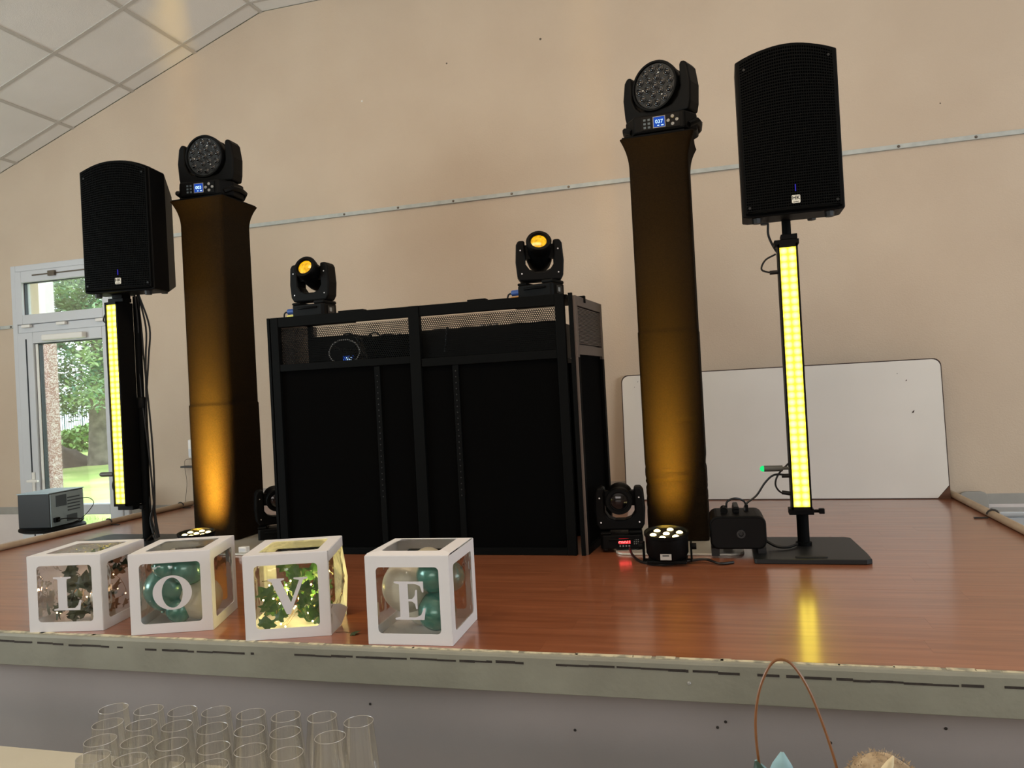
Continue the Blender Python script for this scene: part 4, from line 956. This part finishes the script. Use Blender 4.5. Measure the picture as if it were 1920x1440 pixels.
def build_letter(ch, mtx, parent):
    h = .104
    if ch == 'O':
        n = 36; b = MB(); vs = []; fs = []
        for y in (-.0012, 0):
            for k in range(n): a = 2*PI*k/n; vs.append((.56*h*math.cos(a), y, h*.5+.5*h*math.sin(a)))
            for k in range(n): a = 2*PI*k/n; vs.append((.30*h*math.cos(a), y, h*.5+.44*h*math.sin(a)))
        for k in range(n):
            k2 = (k+1) % n
            fs += [(k, k2, n+k2, n+k), (2*n+k2, 2*n+k, 3*n+k, 3*n+k2), (k, 2*n+k, 2*n+k2, k2), (n+k2, 3*n+k2, 3*n+k, n+k)]
        b.add(vs, fs, mtx); return b.build('letter', 'paper_letter', parent)
    poly = [(x*h, z*h) for x, z in letter_poly(ch)[0]]
    b = MB(); b.prism(poly, -.0012, 0, mtx)
    o = b.build('letter', 'paper_letter', parent)
    bm = bmesh.new(); bm.from_mesh(o.data); bmesh.ops.triangulate(bm, faces=[f for f in bm.faces if len(f.verts) > 4]); bm.to_mesh(o.data); bm.free()
    return o
def framed_face(w_, h_, m, th=.0016, r=.012, bulge=None):
    """card sheet in xz (centre at origin), window hole with rounded corners; extruded th towards -y"""
    iw, ih = w_-2*m, h_-2*m; inner = rrect(iw, ih, r, n=5); n = len(inner); outer = []
    for x, z in inner:
        s = min((w_/2)/abs(x) if abs(x) > 1e-6 else 9e9, (h_/2)/abs(z) if abs(z) > 1e-6 else 9e9)
        outer.append([x*s, z*s])
    for cx_, cz_ in ((1, 1), (1, -1), (-1, 1), (-1, -1)):
        j = min(range(n), key=lambda i: (outer[i][0]-cx_*w_/2)**2+(outer[i][1]-cz_*h_/2)**2); outer[j] = [cx_*w_/2, cz_*h_/2]
    vs = []; fs = []
    for y in (-th, 0): vs += [(x, y, z) for x, z in outer]+[(x, y, z) for x, z in inner]
    for k in range(n):
        k2 = (k+1) % n
        fs += [(k, k2, n+k2, n+k), (2*n+k2, 2*n+k, 3*n+k, 3*n+k2), (k, 2*n+k, 2*n+k2, k2), (n+k2, 3*n+k2, 3*n+k, n+k)]
    return vs, fs, inner
def letter_box(ch, loc, rz, label, crumpled=False, open_top=False, h=S, solid_back=False):
    t = thing('letter_box', label, 'box', loc, rz, 'white letter boxes along the stage front')
    mg = .030
    T = {'front': Matrix.Translation((S/2, 0, h/2)), 'right': Matrix.Translation((S, S/2, h/2)) @ Matrix.Rotation(PI/2, 4, 'Z'),
         'left': Matrix.Translation((0, S/2, h/2)) @ Matrix.Rotation(-PI/2, 4, 'Z'), 'back': Matrix.Translation((S/2, S, h/2)) @ Matrix.Rotation(PI, 4, 'Z')}
    for nm, Mx in T.items():
        if crumpled and nm == 'right':
            # torn side: card strips pulled away from the film
            b = MB(); b.box(-S/2, -S/2+.008, -.0016, 0, -h/2, h/2, Mx); b.box(-S/2, S/2, -.0016, 0, h/2-.03, h/2, Mx)
            b.add([(-S/2, 0, -h/2), (-.02, -.012, -h/2), (.0, -.03, -.075), (-.05, -.018, -.05), (-S/2, 0, -.03)], [(0, 1, 2, 3, 4)], Mx)
            b.add([(S/2, 0, h/2-.03), (S/2-.03, -.006, h/2-.03), (S/2-.04, -.02, 0), (S/2-.05, -.012, -h/2), (S/2, 0, -h/2)], [(0, 1, 2, 3, 4)], Mx); b.build('torn_side', 'paper', t)
            b = MB(); NN = 8; vs = []
            for i in range(NN+1):
                for j in range(NN+1):
                    x = -S/2+.005+(S-.04)*i/NN; z = -h/2+.02+(h-.05)*j/NN; vs.append((x, -.022*math.sin(PI*i/NN)*math.sin(PI*min(1, (1-j/NN)*1.2))-.004*math.sin(i*2.3+j*1.7), z))
            b.add(vs, [(i*(NN+1)+j, (i+1)*(NN+1)+j, (i+1)*(NN+1)+j+1, i*(NN+1)+j+1) for i in range(NN) for j in range(NN)], Mx); b.build('loose_film', 'film_crumpled', t, True)
            continue
        if nm == 'back' and solid_back:
            b = MB(); b.box(-S/2, S/2, -.0016, 0, -h/2, h/2, Mx); b.build('back_side', 'paper', t); continue
        vs, fs, inner = framed_face(S, h, mg); b = MB(); b.add(vs, fs, Mx); fo = b.build(nm+'_side', 'paper', t)
        b = MB(); b.add([(x, .0004, z) for x, z in rrect(S-2*mg+.004, h-2*mg+.004, .012)], [tuple(range(len(rrect(1, 1, .01))))], Mx); b.build('window_film', 'film', fo)
        if nm == 'front': build_letter(ch, Mx @ Matrix.Translation((.005, -.0004, -.052)), fo)
    TT = Matrix.Translation((S/2, S/2, h)) @ Matrix.Rotation(-PI/2, 4, 'X')
    vs, fs, inner = framed_face(S, S, .034)
    if open_top == 'bulge': vs = [(x, y-.012*(1-(2*z/S)**2)*(1 if True else 0), z) for x, y, z in vs]
    b = MB(); b.add(vs, fs, TT); to = b.build('top_side', 'paper', t)
    NN = 6; b = MB(); wv = S-.066; vs = []
    for i in range(NN+1):
        for j in range(NN+1):
            x = wv*(i/NN-.5); z = wv*(j/NN-.5); amp = .004 if crumpled != 'top' else .007
            y = .001+(-.012*(1-(2*z/S)**2) if open_top == 'bulge' else 0)+(amp*math.sin(i*1.9+j*2.3)*(math.sin(PI*i/NN)*math.sin(PI*j/NN)) if open_top == 'crumple' else 0)
            vs.append((x, y, z))
    b.add(vs, [(i*(NN+1)+j, (i+1)*(NN+1)+j, (i+1)*(NN+1)+j+1, i*(NN+1)+j+1) for i in range(NN) for j in range(NN)], TT)
    b.build('top_film', 'film_crumpled' if open_top == 'crumple' else 'film', to, True)
    b = MB(); b.box(0.001, S-.001, 0.001, S-.001, .0, .0015); b.build('bottom', 'paper', t)
    return t
def balloon(boxM, c, r, mt, label, group, knot=(0, 0, -1), sq=(1, 1, 1.08)):
    p = boxM @ Vector(c); t = thing('balloon', label, 'balloon', p, 0, group)
    q = Vector(knot).to_track_quat('-Z', 'Y').to_matrix().to_4x4()
    prof = []
    for k in range(19):
        a = PI*k/18; z = -math.cos(a); rr = math.sin(a)
        if z < 0: rr *= (1-.10*z*z); z *= 1.1
        prof.append((max(rr*r, .0006), z*r))
    b = MB(); b.lathe(prof, 28, q); b.build('skin', mt, t, True)
    b = MB(); b.lathe([(.003, -1.1*r-.008), (.006, -1.1*r-.006), (.0035, -1.1*r), (.005, -1.1*r+.004)], 10, q); b.build('knot', mt, t, True)
    return t
ivy = None
def leaf_mesh(nm, mt):
    b = MB(); P = [(0, 0), (.25, -.12), (.5, -.05), (.38, .22), (.62, .45), (.3, .48), (.18, .72), (0, 1.0), (-.18, .72), (-.3, .48), (-.62, .45), (-.38, .22), (-.5, -.05), (-.25, -.12)]
    vs = [(x, y, -.18*abs(x)-.12*(y-.3)**2) for x, y in P]+[(0, .3, .03), (0, .62, 0)]
    c = 14; fs = [(i, (i+1) % 14, c) for i in range(14) if i not in (6, 7, 5, 8)]+[(5, 6, 15), (6, 7, 15), (7, 8, 15), (8, 9, 15), (5, 15, c), (15, 9, c)]
    fs = [f for f in fs if len(set(f)) == 3]
    b.add(vs, fs); me = b.mesh(nm); me.materials.append(M[mt]); return me
leaf_a = leaf_mesh('ivy_leaf', 'leaf'); leaf_b = leaf_mesh('ivy_leaf_dark', 'leaf_dark')
def garland(boxM, seed, n, me, label, zmax=.17, cat='garland', bias=0):
    rg = random.Random(seed); o0 = boxM @ Vector((S/2, S/2, .004)); t = thing('ivy_garland', label, cat, o0, 0, 'ivy in the letter boxes')
    R3 = boxM.to_3x3()
    for s_ in range(4):
        pts = []; x, y, z = rg.uniform(-.08, .08), rg.uniform(-.08, .06), .01
        for k in range(7):
            pts.append(R3 @ Vector((x, y, z))); x = max(-.095, min(.095, x+rg.uniform(-.06, .06))); y = max(-.09, min(.09, y+rg.uniform(-.05, .05))); z = max(.012, min(zmax, z+rg.uniform(-.01, .05)))
        b = MB(); b.tube(bez(pts, 30), .0012, 5); b.build('stem', 'stem', t)
    for k in range(n):
        x = rg.uniform(-.1, .1); y = rg.uniform(-.105, .07)
        lim = zmax*(.5+.5*abs(math.sin(x*22+seed))) if not bias else zmax*min(1, max(.25, .25+(x+.1)/.16))
        z = .015+rg.random()**1.3*lim; s_ = rg.uniform(.028, .05)
        o = bpy.data.objects.new('leaf', me); C.objects.link(o); o.parent = t; o.scale = (s_, s_, s_)
        x = max(-.085, min(.085, x)); y = max(-.085, min(.085, y)); o.location = R3 @ Vector((x, y, z+.0)); o.rotation_euler = (rg.uniform(.7, 2.1), rg.uniform(-.7, .7), rg.uniform(-1.0, 1.0)+boxM.to_euler().z)
    return t
def fairy(boxM, seed, n, mt, label, power, col, zr=(.01, .17), yr=(-.095, .09)):
    rg = random.Random(seed); o0 = boxM @ Vector((S/2, S/2, .004)); t = thing('fairy_lights', label, 'string lights', o0, 0, 'fairy lights in the letter boxes'); R3 = boxM.to_3x3(); pts = []
    for k in range(n):
        pts.append(R3 @ Vector((rg.uniform(-.095, .095), rg.uniform(*yr), rg.uniform(*zr)*rg.uniform(.5, 1))))
    pts.sort(key=lambda p: p.x)
    b = MB(); b.tube(bez(pts, n*5), .0006, 4); b.build('wire', 'copper', t)
    bb = MB(); bb.lathe([(.0003, -.003), (.0022, -.0015), (.0026, 0), (.0022, .0015), (.0003, .003)], 8, cap=False); me = bb.mesh('bulb'); me.materials.append(M[mt])
    for p in pts: o = bpy.data.objects.new('bulb', me); C.objects.link(o); o.parent = t; o.location = p
    for dx, dy, dz in ((.05, 0, .10), (-.05, .02, .09)):
        d = bpy.data.lights.new('fairy_glow', 'POINT'); d.energy = power/2; d.color = col; d.shadow_soft_size = .012
        o = bpy.data.objects.new('fairy_glow', d); C.objects.link(o); o.parent = t; o.location = R3 @ Vector((dx, dy, dz))
    return t
def BM(loc, rz): return Matrix.Translation(loc) @ Matrix.Rotation(rz, 4, 'Z')
GB = 'balloons in the letter boxes'
# L
locL = (-2.140, 1.936, .0006); rL = math.radians(10.5); ML = BM(locL, rL)
letter_box('L', locL, rL, 'white box with letter L holding dark ivy and dim lights', open_top='crumple', h=.236, solid_back=True)
garland(ML, 21, 75, leaf_b, 'dark ivy sprigs inside the L box', .19, bias=1)
fairy(ML, 4, 12, 'bulb_pink', 'faint pinkish fairy lights inside the L box', .3, (1, .6, .35))
t = thing('candle', 'short cream candle inside the L box behind the letter', 'candle', ML @ Vector((.165, .12, .004)))
b = MB(); b.lathe([(.035, 0), (.036, .004), (.036, .085), (.033, .09), (.02, .086)], 24); b.build('wax', 'b_white', t, True)
b = MB(); b.cyl((0, 0, .086), (.001, 0, .104), .0015, n=6); b.build('wick', 'white_plastic', t)
# O
locO = (-1.765, 1.945, .0006); rO = math.radians(18.5); MO = BM(locO, rO)
letter_box('O', locO, rO, 'white box with letter O holding teal and white balloons')
balloon(MO, (.150, .075, .178), .054, 'b_teal', 'teal balloon at the top right of the O box', GB, (-1, -.1, .1))
balloon(MO, (.070, .095, .115), .066, 'b_teal', 'teal balloon at the left of the O box', GB, (-.2, 0, -1))
balloon(MO, (.115, .07, .05), .038, 'b_teal', 'teal balloon at the bottom of the O box', GB, (.3, .3, -1))
balloon(MO, (.172, .105, .075), .066, 'b_white', 'white balloon at the lower right of the O box', GB, (0, 1, .2))
balloon(MO, (.055, .185, .05), .048, 'b_white', 'white balloon at the back left corner of the O box', GB, (0, 0, 1))
balloon(MO, (.085, .06, .188), .036, 'b_teal', 'small teal balloon neck end near the top left of the O box', GB, (-1, -.1, 0))
# V
locV = (-1.362, 1.937, .0006); rV = math.radians(18); MV = BM(locV, rV)
letter_box('V', locV, rV, 'white box with letter V glowing with lights and green ivy', crumpled='side')
garland(MV, 8, 70, leaf_a, 'fresh green ivy inside the glowing V box', .175)
fairy(MV, 14, 34, 'bulb', 'bright warm fairy lights inside the V box', 1.4, (1, .80, .22))
# E
locE = (-.983, 1.952, .0006); rE = math.radians(2.4); ME_ = BM(locE, rE)
letter_box('E', locE, rE, 'white box with letter E holding white and teal balloons', open_top='bulge')
balloon(ME_, (.088, .090, .138), .074, 'b_white', 'large white balloon at the left of the E box', GB, (0, .3, 1))
balloon(ME_, (.180, .062, .178), .052, 'b_teal', 'teal balloon at the upper right of the E box', GB, (-.5, .6, -.3))
balloon(ME_, (.180, .066, .074), .054, 'b_teal', 'teal balloon at the lower right of the E box', GB, (-.2, .2, 1))
balloon(ME_, (.1, .165, .052), .046, 'b_white', 'white balloon on the bottom of the E box', GB, (1, 0, 0))
balloon(ME_, (.125, .165, .182), .05, 'b_white', 'white balloon under the top film of the E box', GB, (0, 1, -.3))
balloon(ME_, (.19, .165, .145), .044, 'b_teal', 'teal balloon at the back right of the E box', GB, (0, .4, 1))
# loose ivy leaf
t = thing('fallen_ivy_leaf', 'single ivy leaf with stalk lying between V and E boxes', 'leaf', (-1.075, 2.025, .004))
o = bpy.data.objects.new('blade', leaf_b); C.objects.link(o); o.parent = t; o.scale = (.03, .03, .03); o.rotation_euler = (.25, .1, -1.3)
b = MB(); b.tube(bez([(0, 0, 0), (-.02, 0, .003), (-.05, .0, .001)], 8), .0008, 4); b.build('stalk', 'stem', t)

# ------------------------------------------------------------------ table and flutes
t = thing('buffet_table', 'long table in the foreground under a pale cloth', 'table', (-1.0, .9, FZ))
b = MB(); b.box(-1.6, 2.2, -.35, .62, .715, .742); b.build('table_top', 'cloth_black', t)
for x in (-1.5, 2.1):
    for y_ in (-.28, .55): b = MB(); b.cyl((x, y_, 0), (x, y_, .715), .02); b.build('leg', 'grey_metal', t)
cl = MB(); x0, x1, y0, y1 = -2.62, 1.22, .53, 1.537
cl.box(x0, x1, y0, y1, -.1575, -.15)
NN = 90; vs = []; fs = []
for k in range(NN+1):
    x = x0+(x1-x0)*k/NN; wv = .006*math.sin(k*.9)+.004*math.sin(k*2.1)
    vs += [(x, y1, -.152), (x, y1+.006+wv, -.28), (x, y1+.008+wv*1.4, -.44)]
for k in range(NN): fs += [(3*k, 3*k+3, 3*k+4, 3*k+1), (3*k+1, 3*k+4, 3*k+5, 3*k+2)]
cl.add(vs, fs); o = cl.build('tablecloth', 'cloth_white', smooth=False); tag(o, 'pale tablecloth covering the foreground table', 'tablecloth')
def flute_meshes():
    pr = [(.030, 0), (.031, .001), (.022, .0035), (.006, .007), (.0042, .012), (.0042, .052), (.007, .060), (.020, .072), (.0305, .092), (.0345, .115), (.0345, .135), (.0325, .165), (.0285, .205), (.0275, .220)]
    b = MB(); b.lathe(pr, 36, cap=False); g_ = b.mesh('bowl'); g_.materials.append(M['flute'])
    for p in g_.polygons: p.use_smooth = True
    b = MB(); b.tube([(.0275*math.cos(2*PI*k/36), .0275*math.sin(2*PI*k/36), .220) for k in range(36)], .0005, 5, True); r_ = b.mesh('rim'); r_.materials.append(M['flute_rim'])
    return g_, r_
fb, fr = flute_meshes()
rows = [('back row', [(-1.244, 1.311), (-1.162, 1.316), (-1.085, 1.321), (-1.012, 1.329), (-0.932, 1.328), (-0.855, 1.329), (-0.781, 1.337), (-0.699, 1.328)]),
        ('second row', [(-1.197, 1.245), (-1.123, 1.251), (-1.048, 1.258), (-0.969, 1.259), (-0.89, 1.261), (-0.816, 1.264), (-0.721, 1.259)]),
        ('third row', [(-1.153, 1.18), (-1.076, 1.185), (-1.002, 1.188), (-0.913, 1.187), (-0.84, 1.19), (-0.766, 1.188)]),
        ('nearest row', [(-1.113, 1.121), (-1.036, 1.123), (-0.959, 1.124), (-0.872, 1.125)])]
ords = ['first', 'second', 'third', 'fourth', 'fifth', 'sixth', 'seventh', 'eighth']
for rn, ps in rows:
    for i, (x, y) in enumerate(ps):
        who = ('rightmost' if i == len(ps)-1 else 'leftmost' if i == 0 else ords[i]+' from left')
        t = thing('champagne_flute', 'empty clear champagne flute, %s in the %s' % (who, rn), 'glass', (x, y, -.15), random.uniform(0, 6), 'champagne flutes on the table')
        o = bpy.data.objects.new('bowl', fb); C.objects.link(o); o.parent = t
        o = bpy.data.objects.new('rim', fr); C.objects.link(o); o.parent = t

# floral arrangement with wire hoop
t = thing('floral_arrangement', 'table decoration with brown wire hoop and pale dried flowers', 'decoration', (.10, 1.12, -.15))
b = MB(); b.lathe([(.07, 0), (.085, .01), (.09, .12), (.1, .20), (.095, .21)], 30); b.build('pot', 'cream', t, True)
hp = bez([(-.062, 0, .16), (-.078, 0, .27), (-.083, 0, .34), (-.077, 0, .39), (-.062, 0, .428), (-.046, 0, .441), (-.028, 0, .432), (-.008, 0, .395), (.012, 0, .33), (.022, 0, .28), (.03, 0, .2)], 60)
b = MB(); b.tube(hp, .0019, 7); b.build('wire_hoop', 'hoop', t, True)
def petal(parent, name, mt, base, tip, wd, fold=.2):
    B = Vector(base); Tp = Vector(tip); d = Tp-B; s_ = d.cross(Vector((0, 1, 0))).normalized(); b = MB(); vs = []; K = 6
    for k in range(K+1):
        u = k/K; w_ = wd*math.sin(PI*min(1, u*.9+.08))**.8; c = B+d*u; vs += [c-s_*w_, c+Vector((0, -fold*w_, 0)), c+s_*w_]
    for k in range(K): a = 3*k; vs_ = 0; b.f += [(a, a+1, a+4, a+3), (a+1, a+2, a+5, a+4)]
    b.v = [tuple(v) for v in vs]; o = b.build(name, mt, parent, True); m_ = o.modifiers.new('solid', 'SOLIDIFY'); m_.thickness = .0012; return o
petal(t, 'petal', 'teal_leaf', (-.055, -.01, .22), (-.050, -.01, .318), .022)
petal(t, 'petal', 'teal_leaf', (-.05, .01, .22), (-.085, .0, .30), .014)
petal(t, 'leaf', 'green_leaf', (-.06, -.02, .21), (-.085, -.02, .308), .018)
petal(t, 'leaf', 'green_leaf', (-.02, 0, .2), (-.03, -.02, .28), .02)
b = MB(); rgx = random.Random(4)
for k in range(700):
    a, c_ = rgx.uniform(0, 2*PI), rgx.uniform(-.2, 1); s_ = math.sqrt(1-c_*c_); p = Vector((.076+.048*s_*math.cos(a), .0+.048*s_*math.sin(a), .272+.048*c_)); d = (p-Vector((.076, 0, .272))).normalized()
    q = p+d*rgx.uniform(.001, .004)+Vector((rgx.uniform(-.003, .003), 0, rgx.uniform(-.003, .003))); u = d.orthogonal().normalized()*.0012; b.add([p-u, p+u, q], [(0, 1, 2)])
b.lathe([(.003, -.047), (.03, -.036), (.045, -.012), (.047, .008), (.036, .03), (.018, .043), (.002, .047)], 20, Matrix.Translation((.076, 0, .272)))
b.build('dried_flower_head', 'wool', t)
petal(t, 'cream_petal', 'cream', (.058, -.046, .285), (.084, -.04, .337), .008)

# ------------------------------------------------------------------ every separate piece becomes a part of its own
def explode(o):
    me = o.data; n = len(me.vertices); par_ = list(range(n))
    def find(a):
        while par_[a] != a: par_[a] = par_[par_[a]]; a = par_[a]
        return a
    for e in me.edges:
        a, b_ = find(e.vertices[0]), find(e.vertices[1])
        if a != b_: par_[a] = b_
    groups = {}
    for p in me.polygons: groups.setdefault(find(p.vertices[0]), []).append(tuple(p.vertices))
    if len(groups) < 2: return
    mods = [(m_.width, m_.segments) for m_ in o.modifiers if m_.type == 'BEVEL']
    for fs in groups.values():
        ids = sorted({i for f in fs for i in f}); mp = {v: k for k, v in enumerate(ids)}
        b = MB(); b.v = [tuple(me.vertices[i].co) for i in ids]; b.f = [tuple(mp[i] for i in f) for f in fs]
        w_ = mods[0][0] if mods else 0
        q = b.build(o.name.split('.')[0], me.materials[0], o.parent, me.polygons[0].use_smooth, w_, mods[0][1] if mods else 2); q.matrix_local = o.matrix_local.copy()
    bpy.data.objects.remove(o)
for o in [o for o in list(C.objects) if o.type == 'MESH' and o.parent and not o.children and o.name.split('.')[0] in
          ('post', 'rail', 'corner_post', 'top_hinge', 'shelf_leg', 'platform_leg', 'light_platform', 'screw', 'foot', 'side_panel', 'card_slot', 'vent', 'leg', 'jog_wheel', 'fader', 'scuff', 'carry_handle', 'base_shoulder', 'plate_coupler', 'button', 'cable')]:
    if o.data.users == 1 and len(o.data.vertices) < 6000: explode(o)
